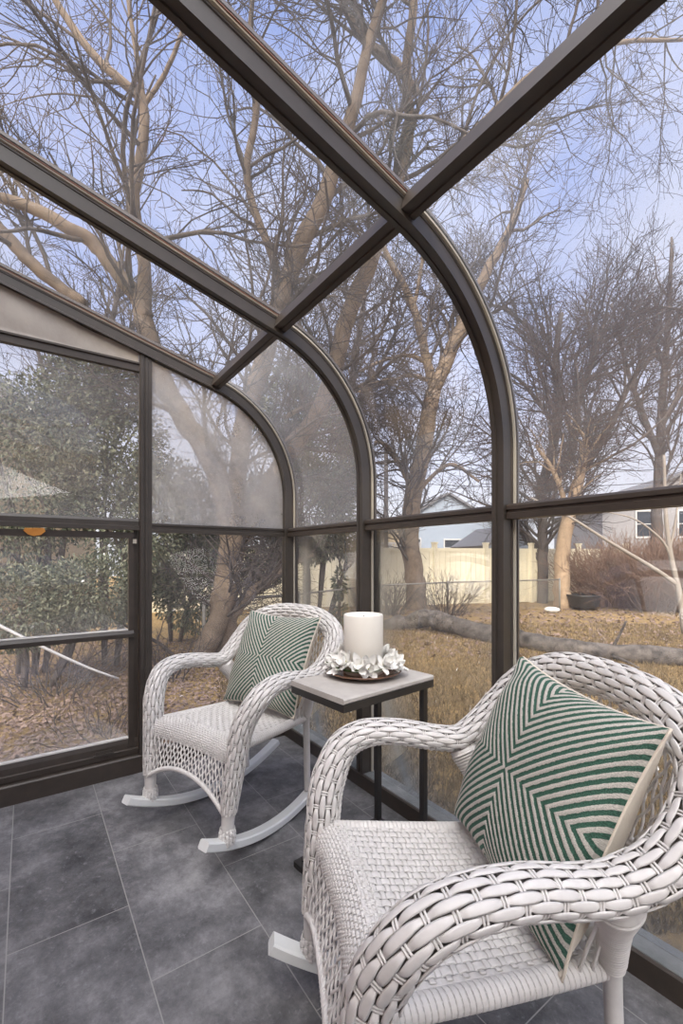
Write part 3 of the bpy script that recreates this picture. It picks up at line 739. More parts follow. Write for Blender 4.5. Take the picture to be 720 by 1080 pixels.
# ------------------------------------------------------------------ cushions
def make_cushion():
    root = empty('throw_pillow')
    n = 150; g = np.linspace(-1, 1, n + 1); s, t = np.meshgrid(g, g, indexing='ij')
    H = .221
    def shape(sgn):
        ins = 1 - .085 * (1 - np.abs(t) ** 2.2) * np.abs(s) ** 3; ins2 = 1 - .085 * (1 - np.abs(s) ** 2.2) * np.abs(t) ** 3
        x = s * H * ins; z = t * H * ins2
        prof = ((1 - np.abs(s) ** 2.6) * (1 - np.abs(t) ** 2.6)) ** .55
        y = (-.078 if sgn < 0 else .105) * prof
        # wrinkles radiating near the corners
        y = y + sgn * .006 * np.sin(9 * (s - t)) * np.abs(s * t) ** 1.5 * (prof > 0)
        if sgn < 0:
            d = np.abs(s) - np.abs(t); y = y - .0022 * np.clip(np.sin(2 * np.pi * CUSH_K * d) + .3, 0, 1) * np.minimum(1, prof * 4)
        return np.stack([x, y, z], -1)
    for nm, sgn, m in (('cover_front', -1, M_cush), ('cover_back', 1, M_cream)):
        V = shape(sgn).reshape(-1, 3); me = bpy.data.meshes.new(nm)
        F = []
        for i in range(n):
            for j in range(n):
                a = i * (n + 1) + j; q = (a, a + n + 1, a + n + 2, a + 1); F.append(q if sgn < 0 else q[::-1])
        me.from_pydata(V.tolist(), [], F); me.update(); me.polygons.foreach_set('use_smooth', [True] * len(F))
        uvl = me.uv_layers.new(name='st'); li = np.empty(len(me.loops), np.int32); me.loops.foreach_get('vertex_index', li)
        st = np.stack([s.ravel(), t.ravel()], 1)[li]; uvl.data.foreach_set('uv', st.astype(np.float32).ravel())
        me.materials.append(m); o = bpy.data.objects.new(nm, me); COL.objects.link(o); o.parent = root
    mb = MB(); g2 = np.linspace(-1, 1, 40)
    edge = [(a, -1) for a in g2] + [(1, a) for a in g2[1:]] + [(a, 1) for a in g2[::-1][1:]] + [(-1, a) for a in g2[::-1][1:-1]]
    P = []
    for a, b in edge:
        i1 = 1 - .085 * (1 - abs(b) ** 2.2) * abs(a) ** 3; i2 = 1 - .085 * (1 - abs(a) ** 2.2) * abs(b) ** 3
        P.append((a * H * i1, 0, b * H * i2))
    P.append(P[0]); mb.tube([(a, .004, b) for a, _, b in P], .0028, 6); mb.build('piping', M_cream, root)
    return root
def place_cushion(o, cpos, cyaw, loc, lean, roll=0, yaw=0):
    Mx = Matrix.Translation(Vector(cpos)) @ Matrix.Rotation(cyaw, 4, 'Z') @ Matrix.Translation(Vector(loc) * S) @ Matrix.Rotation(yaw, 4, 'Z') @ Matrix.Rotation(-lean, 4, 'X') @ Matrix.Rotation(roll, 4, 'Y')
    o.matrix_world = Mx; o.location = Mx.to_translation(); o.rotation_euler = Mx.to_euler()
cush = make_cushion()
place_cushion(cush, chair.location, math.radians(19.22), (.0, .500, .680), math.radians(24))
tag(cush, 'green and white chevron striped pillow on the far rocking chair', 'pillow', 'striped pillows')
cush2 = copy_tree(cush)
place_cushion(cush2, chair2.location, math.radians(-25.77), (.012, .500, .678), math.radians(24), math.radians(3))
cush2['label'] = 'green and white chevron striped pillow on the near rocking chair'

# ------------------------------------------------------------------ side table, candle, plate, flowers
TX, TY, TYAW = 1.152, -.290, math.radians(5.5)
table = empty('side_table', (TX, TY, 0), TYAW)
tag(table, 'small side table with pale top and black steel frame between the rocking chairs', 'table')
w2, l2, zt = .141, .218, .648
mb = MB(); c = .004
mb.extrude([(-w2 + c, 0), (w2 - c, 0), (w2, c), (w2, .014), (w2 - c, .018), (-w2 + c, .018), (-w2, .014), (-w2, c)], (0, -l2, zt - .018), (1, 0, 0), (0, 0, 1), (0, 2 * l2, 0))
mb.build('table_top', M_top, table, smooth=False)
mb = MB(); zf = zt - .030
for sx in (-1, 1): mb.box((sx * (w2 - .009) - .009, -l2, zf - .012), (sx * (w2 - .009) + .009, l2, zt - .018))
for sy in (-1, 1): mb.box((-w2 + .018, sy * (l2 - .009) - .009, zf - .012), (w2 - .018, sy * (l2 - .009) + .009, zt - .018))
mb.build('top_frame', M_black, table, smooth=False)
for sx in (-1, 1):
    mb = MB(); mb.box((sx * (w2 - .024) - .010, l2 - .040, .0205), (sx * (w2 - .024) + .010, l2 - .018, zf - .012)); mb.build('leg', M_black, table, smooth=False)
mb = MB()
for sx in (-1, 1): mb.box((sx * (w2 - .024) - .010, -l2, .001), (sx * (w2 - .024) + .010, l2 - .018, .0205))
mb.box((-w2 + .034, -l2, .001), (w2 - .034, -l2 + .02, .0205)); mb.box((-w2 + .034, l2 - .038, .001), (w2 - .034, l2 - .018, .0205))
mb.build('base_frame', M_black, table, smooth=False)
PX, PY = 1.112, -.262
mb = MB(); lathe(mb, [(0, 0), (.075, 0), (.085, .003), (.128, .012), (.140, .018), (.1405, .021), (.137, .0215), (.126, .0165), (.085, .0085), (0, .007)], (PX, PY, zt), 48)
tag(mb.build('plate', M_plate), 'round brown glazed plate under the candle on the side table', 'plate')
mb = MB(); cr = .0725; ch = .215; zc = zt + .0075
lathe(mb, [(0, 0), (cr - .003, 0), (cr, .003), (cr, ch - .004), (cr - .002, ch), (cr - .007, ch), (cr - .010, ch - .004), (cr - .016, ch - .012), (0, ch - .014)], (PX, PY, zc), 56)
cn = mb.build('pillar_candle', M_candle); tag(cn, 'large ivory pillar candle standing in a ring of white flowers', 'candle')
mb = MB(); mb.tube([(PX, PY, zc + ch - .0145), (PX + .001, PY, zc + ch - .008), (PX + .003, PY, zc + ch - .004)], .0016, 6); mb.build('wick', M_core, cn)
ring = empty('flower_ring', (PX, PY, zt + .02)); tag(ring, 'ring of white magnolia flowers around the base of the candle', 'flowers')
def petal(mb, c, d, up, L, W, cup):
    """curved solid petal from c along d, bending towards up"""
    d = d / np.linalg.norm(d); sd = np.cross(d, up); sd /= np.linalg.norm(sd); nrm = np.cross(sd, d)
    V = []; nu, nv = 7, 5
    for i in range(nu):
        t = i / (nu - 1); wv = W * math.sin(math.pi * min(1, .12 + t * .84)) ** .7 * (1 if t < .98 else .5)
        for j in range(nv):
            q = (j / (nv - 1) - .5) * 2
            V.append(c + d * L * t + sd * wv * .5 * q + nrm * (cup * L * (t * t * .5 - .15 * t) + .12 * W * q * q))
    m = len(V); V2 = [v - nrm * .0012 for v in V]
    F = [(i * nv + j, (i + 1) * nv + j, (i + 1) * nv + j + 1, i * nv + j + 1) for i in range(nu - 1) for j in range(nv - 1)]
    mb.add(V + V2, F + [tuple(m + k for k in reversed(f)) for f in F])
RF = random.Random(5)
nfl = 15
for k in range(nfl):
    a = 2 * math.pi * k / nfl + RF.uniform(-.12, .12)
    rad = .102 + RF.uniform(-.008, .018)
    c = np.array([rad * math.cos(a), rad * math.sin(a), .022 + RF.uniform(-.003, .016)])
    out = np.array([math.cos(a), math.sin(a), RF.uniform(.35, .9)]); out /= np.linalg.norm(out)
    up0 = np.array([0, 0, 1.]); e1 = np.cross(out, up0); e1 /= np.linalg.norm(e1); e2 = np.cross(out, e1)
    mb = MB()
    for lay, (npet, op, L) in enumerate(((6, 1.2, .050), (4, .65, .040))):
        for i in range(npet):
            th = 2 * math.pi * i / npet + lay * .6 + RF.uniform(-.2, .2)
            rd = math.cos(th) * e1 + math.sin(th) * e2; o_ = op + RF.uniform(-.15, .2)
            d = math.cos(o_) * out + math.sin(o_) * rd
            petal(mb, c, d, out, L * RF.uniform(.9, 1.15), .028, .45)
    f = mb.build('flower', M_petal, ring)
    mb = MB(); lathe(mb, [(0, -.004), (.005, -.002), (.0065, .004), (.004, .010), (0, .012)], c, 10); mb.build('stamen', M_stamen, f)
mb = MB(); an = np.linspace(0, 2 * math.pi, 60); mb.tube(np.c_[.092 * np.cos(an), .092 * np.sin(an), np.full(60, .010)], .004, 6)
for k in range(10):
    a = 2 * math.pi * k / 10 + .3; c = np.array([.10 * math.cos(a), .10 * math.sin(a), .014]); petal(mb, c, np.array([math.cos(a + .5), math.sin(a + .5), .25]), np.array([0, 0, 1.]), .045, .016, .3)
mb.build('leafy_base', M_leafgreen, ring)

# ------------------------------------------------------------------ outdoors: ground
GZ = -.27
def gz(x, y):
    return GZ + .05 * np.sin(x * .7 + 1) * np.cos(y * .6) * np.clip((np.abs(y) + np.abs(x) - 3) / 5, 0, 1)
gx = np.linspace(-34, 34, 120); gy = np.linspace(-22, 46, 120)
X, Y = np.meshgrid(gx, gy, indexing='ij'); V = np.stack([X, Y, gz(X, Y)], -1).reshape(-1, 3)
idx = np.arange(120 * 120).reshape(120, 120); F = np.stack([idx[:-1, :-1], idx[1:, :-1], idx[1:, 1:], idx[:-1, 1:]], -1).reshape(-1, 4)
mb = MB(); mb.add_np(V, F); tag(mb.build('ground', M_ground), kind='structure')

def blades(n, pts, h, wd, name, m, label, cat, flat=False):
    x, y = pts; n = len(x); z = gz(x, y)
    a = RNG.uniform(0, 2 * np.pi, n); hh = h * RNG.uniform(.4, 1.3, n); ww = wd * RNG.uniform(.6, 1.4, n)
    base = np.stack([x, y, z + .003], 1); sd = np.stack([np.cos(a), np.sin(a), 0 * a], 1); fw = np.stack([-np.sin(a), np.cos(a), 0 * a], 1)
    if flat:
        up = np.stack([0 * a, 0 * a, RNG.uniform(.05, .7, n)], 1); up2 = np.stack([0 * a, 0 * a, RNG.uniform(-.2, .5, n)], 1)
        P = np.stack([base - sd * ww[:, None] * .5, base + fw * hh[:, None] * .5 + up2 * hh[:, None] * .4, base + sd * ww[:, None] * .5 + up * ww[:, None], base - fw * hh[:, None] * .5 + up * hh[:, None] * .3], 1)
        F = np.arange(4 * n).reshape(n, 4)
    else:
        ln = RNG.uniform(-.8, .8, n)[:, None]
        P = np.stack([base - sd * ww[:, None] / 2, base + sd * ww[:, None] / 2, base + np.array([0, 0, .6]) * hh[:, None] + fw * hh[:, None] * ln * .4 + sd * ww[:, None] * .3, base + np.array([0, 0, 1.]) * hh[:, None] + fw * hh[:, None] * ln], 1)
        F = np.arange(4 * n).reshape(n, 4)
    mb = MB(); mb.add_np(P.reshape(-1, 3), F); o = mb.build(name, m, smooth=False); tag(o, label, cat, kind='stuff'); return o
def scatter(n, dmin, dmax, umin, umax, pw=1.0):
    """points on the ground in a view wedge, denser near"""
    d = dmin + (dmax - dmin) * RNG.uniform(0, 1, n) ** pw; u = RNG.uniform(umin, umax, n)
    x = CAM[0] + FW[0] * d + RT[0] * (u - 360) / FPX * d; y = CAM[1] + FW[1] * d + RT[1] * (u - 360) / FPX * d
    k = (y > .16) | (x < -.12) | (x > 4.0); return x[k], y[k]
blades(0, scatter(80000, 1.6, 9, 230, 900, 1.2), .055, .009, 'dry_grass', M_blade, 'short dry straw coloured grass of the back lawn', 'grass')
xx, yy2 = scatter(24000, 2.2, 7.5, -120, 300, 1.1)
blades(0, (xx, yy2), .042, .028, 'leaf_litter', M_litter, 'brown fallen leaves lying thick outside the gable window', 'leaves', flat=True)
xx, yy2 = scatter(5000, 6, 13, 380, 800, 1.0)
blades(0, (xx, yy2), .08, .055, 'fallen_leaves', M_litter, 'scattered fallen leaves on the lawn towards the fence', 'leaves', flat=True)

# ------------------------------------------------------------------ trees
def spawn(P, r, n, lens, ang, K, tmin=.2, rcap=.03, rfac=.55, up=.08, wig=.25, tip=.35, bias=None):
    Np, Kp, _ = P.shape
    L = np.linalg.norm(np.diff(P, axis=1), axis=2).sum(1); pi = RNG.choice(Np, n, p=L / L.sum())
    t = RNG.uniform(tmin, 1, n) * (Kp - 1); i0 = np.minimum(t.astype(int), Kp - 2); f = (t - i0)[:, None]
    p = P[pi, i0] * (1 - f) + P[pi, i0 + 1] * f; T = P[pi, i0 + 1] - P[pi, i0]; T /= np.linalg.norm(T, axis=1)[:, None] + 1e-9
    rp = r[pi, i0] * (1 - f[:, 0]) + r[pi, i0 + 1] * f[:, 0]
    q = RNG.normal(size=(n, 3)); q -= (q * T).sum(1)[:, None] * T; q /= np.linalg.norm(q, axis=1)[:, None] + 1e-9
    a = np.radians(RNG.uniform(ang[0], ang[1], n))[:, None]; d = np.cos(a) * T + np.sin(a) * q
    if bias is not None: d = d + np.asarray(bias); d /= np.linalg.norm(d, axis=1)[:, None]
    ln = RNG.uniform(lens[0], lens[1], n) * (1.15 - .55 * t / (Kp - 1)); st = ln / (K - 1)
    pts = [p]; cur = RNG.normal(size=(n, 3)) * .5
    for k in range(K - 1):
        d = d + wig * .55 * RNG.normal(size=(n, 3)) + wig * .35 * cur + np.array([0, 0, up]); d /= np.linalg.norm(d, axis=1)[:, None]
        pts.append(pts[-1] + d * st[:, None])
    r0 = np.minimum(rp * rfac, rcap)[:, None]
    return np.stack(pts, 1), r0 * np.linspace(1, tip, K)[None]

def tree(name, label, limbs, lv, barkm, group=None, rmin=.004, trunkm=None, nlow=1):
    """limbs: list of (points, radii); lv: list of dicts for successive branch orders"""
    base = limbs[0][0][0]; root = empty(name, base); tag(root, label, 'tree', group)
    mb = MB(); up = MB(); Ps = []; rs = []
    for pts, rad in limbs:
        K = 28; pts = np.asarray(pts, float); P = catmull(pts, K)
        d = np.r_[0, np.cumsum(np.linalg.norm(np.diff(pts, axis=0), axis=1))]; rr = np.interp(np.linspace(0, d[-1], K), d, rad)
        P[1:-1] += RNG.normal(size=(K - 2, 3)) * rr[1:-1, None] * .07
        (mb if len(Ps) < nlow else up).tube(P - base, rr, 12); Ps.append(P); rs.append(rr)
    mb.build('trunk', trunkm or barkm, root)
    if up.n: up.build('limbs', trunkm or barkm, root)
    P = np.stack(Ps); r = np.stack(rs); names = ['branches', 'boughs', 'twigs']
    for i, q in enumerate(lv):
        q = dict(q); n = q.pop('n'); P2, r2 = spawn(P, r, n, **q); r2 = np.maximum(r2, rmin)
        mb = MB(); mb.tubes(P2 - base, r2, 5 if i == 0 else 3); nm = 'twigs' if i == len(lv) - 1 else ('branches' if i == 0 else 'side_branches')
        mb.build(nm, barkm if i == 0 else M_twig, root); P, r = P2, r2
    return root
def tr(*uvd): return [at(*q) for q in uvd]

# A: big forked tree just beyond the gable corner, limbs over the glass roof
A_limbs = [
    (tr((238, 700, 6.2), (236, 655, 6.2), (240, 610, 6.1), (244, 565, 6.0), (238, 525, 5.9), (220, 480, 5.7), (196, 445, 5.5), (172, 405, 5.3), (155, 350, 5.1), (148, 318, 5.0)), [.22, .185, .17, .165, .15, .135, .13, .12, .11, .095]),
    (tr((190, 735, 5.7), (205, 705, 5.8), (225, 668, 5.95), (238, 630, 6.05), (242, 600, 6.1)), [.15, .14, .14, .13, .10]),
    (tr((240, 655, 6.15), (258, 632, 6.3), (280, 614, 6.5), (305, 596, 6.8), (330, 585, 7.1)), [.10, .085, .07, .05, .03]),
    (tr((153, 335, 5.05), (147, 316, 5.0), (126, 290, 4.9), (98, 256, 4.8), (77, 243, 4.7), (40, 222, 4.6), (-10, 204, 4.5)), [.10, .098, .08, .075, .065, .06, .05]),
    (tr((154, 345, 5.08), (151, 315, 5.0), (152, 277, 4.8), (141, 215, 4.6), (149, 160, 4.4), (152, 110, 4.3), (136, 92, 4.2), (100, 60, 4.1), (58, 0, 4.0), (30, -60, 3.9)), [.09, .085, .065, .06, .05, .045, .042, .036, .03, .02]),
    (tr((152, 108, 4.3), (146, 70, 4.2), (135, 0, 4.1), (130, -60, 4.0)), [.026, .022, .018, .012]),
    (tr((153, 110, 4.3), (175, 75, 4.2), (193, 30, 4.1), (205, -30, 4.0)), [.022, .02, .018, .012]),
    (tr((90, 322, 5.3), (43, 287, 5.2), (7, 250, 5.1), (-40, 205, 5.0)), [.06, .07, .075, .07]),
    (tr((246, 560, 6.0), (250, 500, 6.0), (258, 440, 5.8), (268, 410, 5.7), (282, 360, 5.5), (300, 303, 5.3), (320, 252, 5.1), (340, 215, 4.9), (352, 175, 4.8), (372, 120, 4.6), (385, 60, 4.4), (410, -20, 4.2)), [.12, .12, .12, .12, .115, .11, .10, .09, .08, .065, .05, .04]),
    (tr((296, 300, 5.3), (284, 262, 5.1), (266, 215, 5.0), (260, 175, 4.9), (270, 120, 4.7), (262, 60, 4.5), (268, -20, 4.3)), [.05, .046, .042, .04, .034, .028, .02]),
    (tr((250, 570, 6.2), (285, 510, 6.3), (308, 470, 6.3), (334, 440, 6.2), (353, 385, 6.1), (368, 331, 6.0), (384, 290, 5.8), (402, 245, 5.6), (420, 190, 5.3), (432, 140, 5.1), (428, 80, 4.8), (436, 10, 4.5), (440, -60, 4.3)), [.13, .13, .125, .12, .115, .11, .105, .09, .075, .06, .05, .042, .03]),
    (tr((404, 243, 5.6), (440, 208, 5.4), (490, 150, 5.2), (535, 105, 5.0), (562, 80, 4.9), (600, 52, 4.8), (640, 18, 4.7), (690, -40, 4.6)), [.05, .05, .05, .052, .052, .045, .035, .025]),
    (tr((562, 80, 4.9), (600, 62, 4.85), (650, 45, 4.8), (720, 42, 4.7)), [.03, .028, .022, .016]),
    (tr((440, 100, 5.0), (420, 70, 4.9), (392, 48, 4.8), (370, 20, 4.7), (345, -30, 4.6)), [.04, .045, .045, .04, .03]),
    (tr((300, 440, 6.3), (330, 425, 6.6), (372, 410, 7.0), (415, 398, 7.2)), [.035, .028, .02, .012]),
]
tree('bare_tree', 'large forked bare tree leaning behind the far corner of the sunroom', A_limbs,
     [dict(n=190, lens=(.9, 2.6), ang=(25, 65), K=9, tmin=.12, rcap=.028, rfac=.45, wig=.28, up=.03),
      dict(n=2100, lens=(.4, 1.4), ang=(25, 65), K=7, rcap=.010, wig=.3, up=.02),
      dict(n=13500, lens=(.12, .6), ang=(20, 70), K=5, rcap=.0042, wig=.35, up=.02)], M_bark, rmin=.0028, trunkm=M_bark_t, nlow=3)
B_limbs = [
    (tr((441, 664, 11.5), (437, 610, 11.5), (432, 560, 11.4), (436, 520, 11.3), (445, 480, 11.2), (452, 440, 11.1), (457, 412, 11.0)), [.30, .25, .235, .225, .21, .20, .19]),
    (tr((457, 412, 11.0), (451, 385, 10.9), (443, 350, 10.7), (436, 325, 10.5), (424, 298, 10.3), (405, 262, 10), (400, 220, 9.8)), [.12, .11, .10, .09, .08, .06, .04]),
    (tr((457, 412, 11.0), (469, 385, 11.0), (484, 350, 10.9), (497, 320, 10.8), (514, 285, 10.6), (538, 240, 10.4), (556, 190, 10.2)), [.17, .165, .16, .145, .12, .09, .05]),
    (tr((436, 325, 10.5), (442, 295, 10.4), (447, 262, 10.2), (452, 220, 10)), [.05, .045, .035, .02]),
    (tr((453, 402, 11.0), (432, 396, 10.8), (408, 404, 10.6), (375, 414, 10.3)), [.05, .045, .04, .025]),
    (tr((449, 382, 10.9), (430, 375, 10.7), (405, 380, 10.5), (378, 392, 10.2)), [.05, .045, .04, .025]),
    (tr((435, 515, 11.3), (424, 495, 11.1), (408, 470, 10.9), (395, 466, 10.8)), [.07, .06, .045, .03]),
    (tr((440, 520, 11.3), (458, 500, 11.1), (478, 490, 10.9), (505, 508, 10.7)), [.06, .05, .045, .03]),
]
tree('bare_tree', 'tall bare tree standing behind the fallen log in the middle of the lawn', B_limbs,
     [dict(n=70, lens=(1.2, 3.2), ang=(25, 65), K=9, tmin=.15, rcap=.05, rfac=.45, wig=.28, up=.05),
      dict(n=650, lens=(.6, 1.9), ang=(25, 65), K=7, rcap=.018, wig=.3, up=.03),
      dict(n=3200, lens=(.25, 1.0), ang=(20, 70), K=5, rcap=.008, wig=.35, up=.03)], M_bark, rmin=.0055, trunkm=M_bark_t)
D_limbs = [
    (tr((572, 645, 13.5), (572, 560, 13.5), (570, 520, 13.4), (578, 490, 13.3), (588, 445, 13.2), (590, 418, 13.1), (586, 380, 13), (592, 330, 12.8)), [.15, .14, .14, .14, .13, .12, .10, .06]),
    (tr((571, 520, 13.4), (590, 500, 13.2), (605, 466, 13.1), (610, 420, 12.9), (625, 380, 12.8), (640, 330, 12.6)), [.14, .13, .12, .10, .08, .05]),
    (tr((600, 520, 13.4), (625, 480, 13.2), (648, 440, 13.0), (664, 405, 12.8), (690, 370, 12.6)), [.10, .10, .09, .07, .05]),
    (tr((588, 450, 13.2), (568, 425, 13.1), (552, 405, 13.0), (535, 392, 12.8)), [.07, .06, .05, .03]),
    (tr((591, 400, 13.1), (560, 350, 12.9), (530, 325, 12.6), (515, 322, 12.4)), [.06, .05, .04, .03]),
    (tr((600, 380, 13.0), (645, 345, 12.8), (690, 325, 12.6), (735, 330, 12.4)), [.06, .05, .04, .03]),
]
tree('bare_tree', 'wide spreading bare tree with many stems behind the right hand brush', D_limbs,
     [dict(n=120, lens=(1.4, 3.6), ang=(25, 60), K=9, tmin=.15, rcap=.05, rfac=.5, wig=.25, up=.06),
      dict(n=1100, lens=(.6, 1.9), ang=(25, 60), K=7, rcap=.018, wig=.3, up=.04),
      dict(n=5500, lens=(.25, 1.0), ang=(20, 60), K=5, rcap=.009, wig=.3, up=.04)], M_bark_d, rmin=.006)
M_bark_l = mat('light_bark', (.44, .32, .21), .9, var=(.28, .20, .13), vscale=5, bump=.7, bscale=14)
C_limbs = [(tr((594, 643, 12.3), (592, 610, 12.3), (594, 575, 12.3), (602, 535, 12.2), (612, 500, 12.1), (618, 460, 12)), [.24, .20, .185, .17, .12, .08]),
           (tr((600, 545, 12.2), (585, 500, 12.2), (565, 470, 12.1)), [.07, .06, .04])]
tree('bare_tree', 'sunlit tan tree trunk standing against the fence on the right', C_limbs,
     [dict(n=26, lens=(.8, 2.2), ang=(25, 60), K=8, tmin=.5, rcap=.04, rfac=.45, wig=.28), dict(n=260, lens=(.5, 1.4), ang=(25, 60), K=6, rcap=.014), dict(n=1200, lens=(.2, .8), ang=(20, 60), K=5, rcap=.008)], M_bark_l, rmin=.006)
# background trees that fill the sky beyond the corner and on the far left
for k, (u, d, r0, lean, lb) in enumerate(((352, 15, .2, 30, 'slim bare tree far behind the evergreen bush'), 
                                          (690, 16, .22, 15, 'bare tree beyond the brush at the right edge'), (60, 16, .22, 60, 'bare tree rising behind the evergreens on the left'))):
    L_ = [(tr((u, 640, d), (u + lean * .2, 540, d), (u + lean * .5, 430, d), (u + lean, 330, d * .97), (u + lean * 1.2, 250, d * .94)), [r0, r0 * .8, r0 * .6, r0 * .4, r0 * .15]),
          (tr((u + lean * .3, 480, d), (u + lean * .3 - 30, 400, d), (u + lean * .3 - 50, 320, d * .97)), [r0 * .5, r0 * .35, r0 * .15]),
          (tr((u + lean * .4, 450, d), (u + lean * .4 + 35, 390, d), (u + lean * .4 + 70, 310, d * .97)), [r0 * .5, r0 * .35, r0 * .15])]
    tree('bare_tree', lb, L_, [dict(n=60, lens=(1.5, 4), ang=(25, 60), K=8, tmin=.2, rcap=.05, rfac=.5, up=.06), dict(n=360, lens=(.7, 2.1), ang=(25, 60), K=6, rcap=.018, up=.04), dict(n=1500, lens=(.3, 1.2), ang=(20, 60), K=5, rcap=.009, up=.04)], M_bark_d, rmin=.007)

# fallen log
mb = MB(); P = catmull(tr((405, 686, 8.2), (425, 664, 8.2), (445, 652, 8.0), (468, 656, 7.7), (500, 666, 7.3), (540, 678, 6.9), (590, 692, 6.3), (640, 700, 6.0), (690, 699, 5.8), (750, 694, 5.6)), 70)
rr = np.interp(np.linspace(0, 1, 70), [0, .1, .3, .6, 1], [.12, .16, .165, .14, .10]); P += RNG.normal(size=P.shape) * .004
P[:, 2] = np.maximum(P[:, 2], GZ + rr * .7)
rr = rr * (1 + .16 * np.sin(np.linspace(0, 23, 70)) * np.sin(np.linspace(1, 9, 70)) + .05 * RNG.normal(size=70)); mb.tube(P, rr, 18); log = mb.build('fallen_log', M_log); tag(log, 'long grey fallen log lying across the lawn', 'log')
mb = MB()
for pts in (tr((590, 690, 6.3), (605, 684, 6.2), (650, 688, 6.0), (700, 690, 5.8)), tr((640, 692, 6), (652, 672, 5.9), (660, 655, 5.8)), tr((640, 690, 6), (665, 700, 5.6), (690, 716, 5.4)), tr((615, 690, 6.2), (630, 700, 6), (642, 708, 5.8))):
    mb.tube(catmull(pts, 14), np.linspace(.025, .012, 14), 6)
mb.build('side_branch', M_log, log)
# thin bent sapling on the right and the slanting branch leaning on it
mb = MB(); mb.tube(catmull(tr((722, 668, 7), (717, 630, 7), (708, 590, 7), (702, 545, 7), (700, 480, 7)), 24), np.linspace(.05, .02, 24), 8)
mb.tube(catmull(tr((716, 618, 7), (690, 600, 7), (640, 570, 7), (600, 545, 7), (560, 525, 7)), 20), np.linspace(.035, .012, 20), 6)
mb.tube(catmull(tr((708, 590, 7), (698, 570, 7), (670, 548, 7), (640, 540, 7)), 14), np.linspace(.02, .008, 14), 6)
mb.tube(catmull(tr((706, 580, 7), (712, 550, 7), (718, 500, 7)), 14), np.linspace(.02, .008, 14), 6)
tag(mb.build('sapling', mat('pale_bark', (.27, .235, .20), .9)), 'thin pale sapling with a slanting branch at the right edge', 'sapling')

# bare brush
def brush(name, label, c, n, h, spread, K=8, r=.008, m=M_twig, cat='shrub'):
    c = np.asarray(c); root = empty(name, c); tag(root, label, cat, None)
    n0 = n // 5; a = RNG.uniform(0, 2 * np.pi, n0); st = np.stack([np.cos(a) * spread * .4, np.sin(a) * spread * .4, 0 * a], 1) * RNG.uniform(0, 1, n0)[:, None]
    d = np.stack([np.cos(a) * .5, np.sin(a) * .5, RNG.uniform(.5, 1.2, n0)], 1); d /= np.linalg.norm(d, axis=1)[:, None]
    pts = [st]
    for k in range(K - 1):
        d = d + RNG.normal(size=(n0, 3)) * .16; d /= np.linalg.norm(d, axis=1)[:, None]; pts.append(pts[-1] + d * h / K * RNG.uniform(.7, 1.2, n0)[:, None])
    P = np.stack(pts, 1); rr = r * np.linspace(1, .4, K)[None].repeat(n0, 0)
    mb = MB(); mb.tubes(P, rr, 4); mb.build('stems', m, root)
    P2, r2 = spawn(P, rr, n, (h * .15, h * .5), (20, 60), 6, rcap=r * .6, wig=.3); mb = MB(); mb.tubes(P2, np.maximum(r2, r * .35), 3); mb.build('twigs', m, root)
    return root
M_redtwig = mat('red_brown_twig', (.20, .125, .09), .9)
def gp(u, d): p = at(u, 588, d); return (p[0], p[1], GZ)
brush('bare_shrub', 'dense red brown bare shrub behind the black tub', gp(642, 12.5), 1500, 2.1, 1.6, r=.012, m=M_redtwig)
brush('bare_shrub', 'dense red brown bare shrub right of the shrub by the tub', gp(690, 11.8), 1700, 2.2, 1.9, r=.012, m=M_redtwig)
brush('bare_shrub', 'dense red brown bare shrub at the right edge of the view', gp(745, 11.0), 1500, 2.2, 1.9, r=.012, m=M_redtwig)
brush('bare_shrub', 'leafless shrub left of the tree on the lawn', gp(412, 10.4), 260, 1.1, .8, r=.009, m=M_bark)
brush('bare_shrub', 'leafless shrub right of the tree on the lawn', gp(470, 10.2), 240, 1.15, .9, r=.009, m=M_bark)
brush('bare_shrub', 'tangle of dry stems at the foot of the forked tree', gp(180, 5.0), 110, .7, .6, r=.008, m=M_bark)
brush('bare_shrub', 'dry twiggy stems under the evergreens outside the gable window', gp(60, 4.4), 200, .75, 1.1, r=.006, m=M_bark)
brush('bare_shrub', 'dry twiggy stems just outside the lower gable pane', gp(112, 3.4), 120, .45, .8, r=.004, m=M_bark)

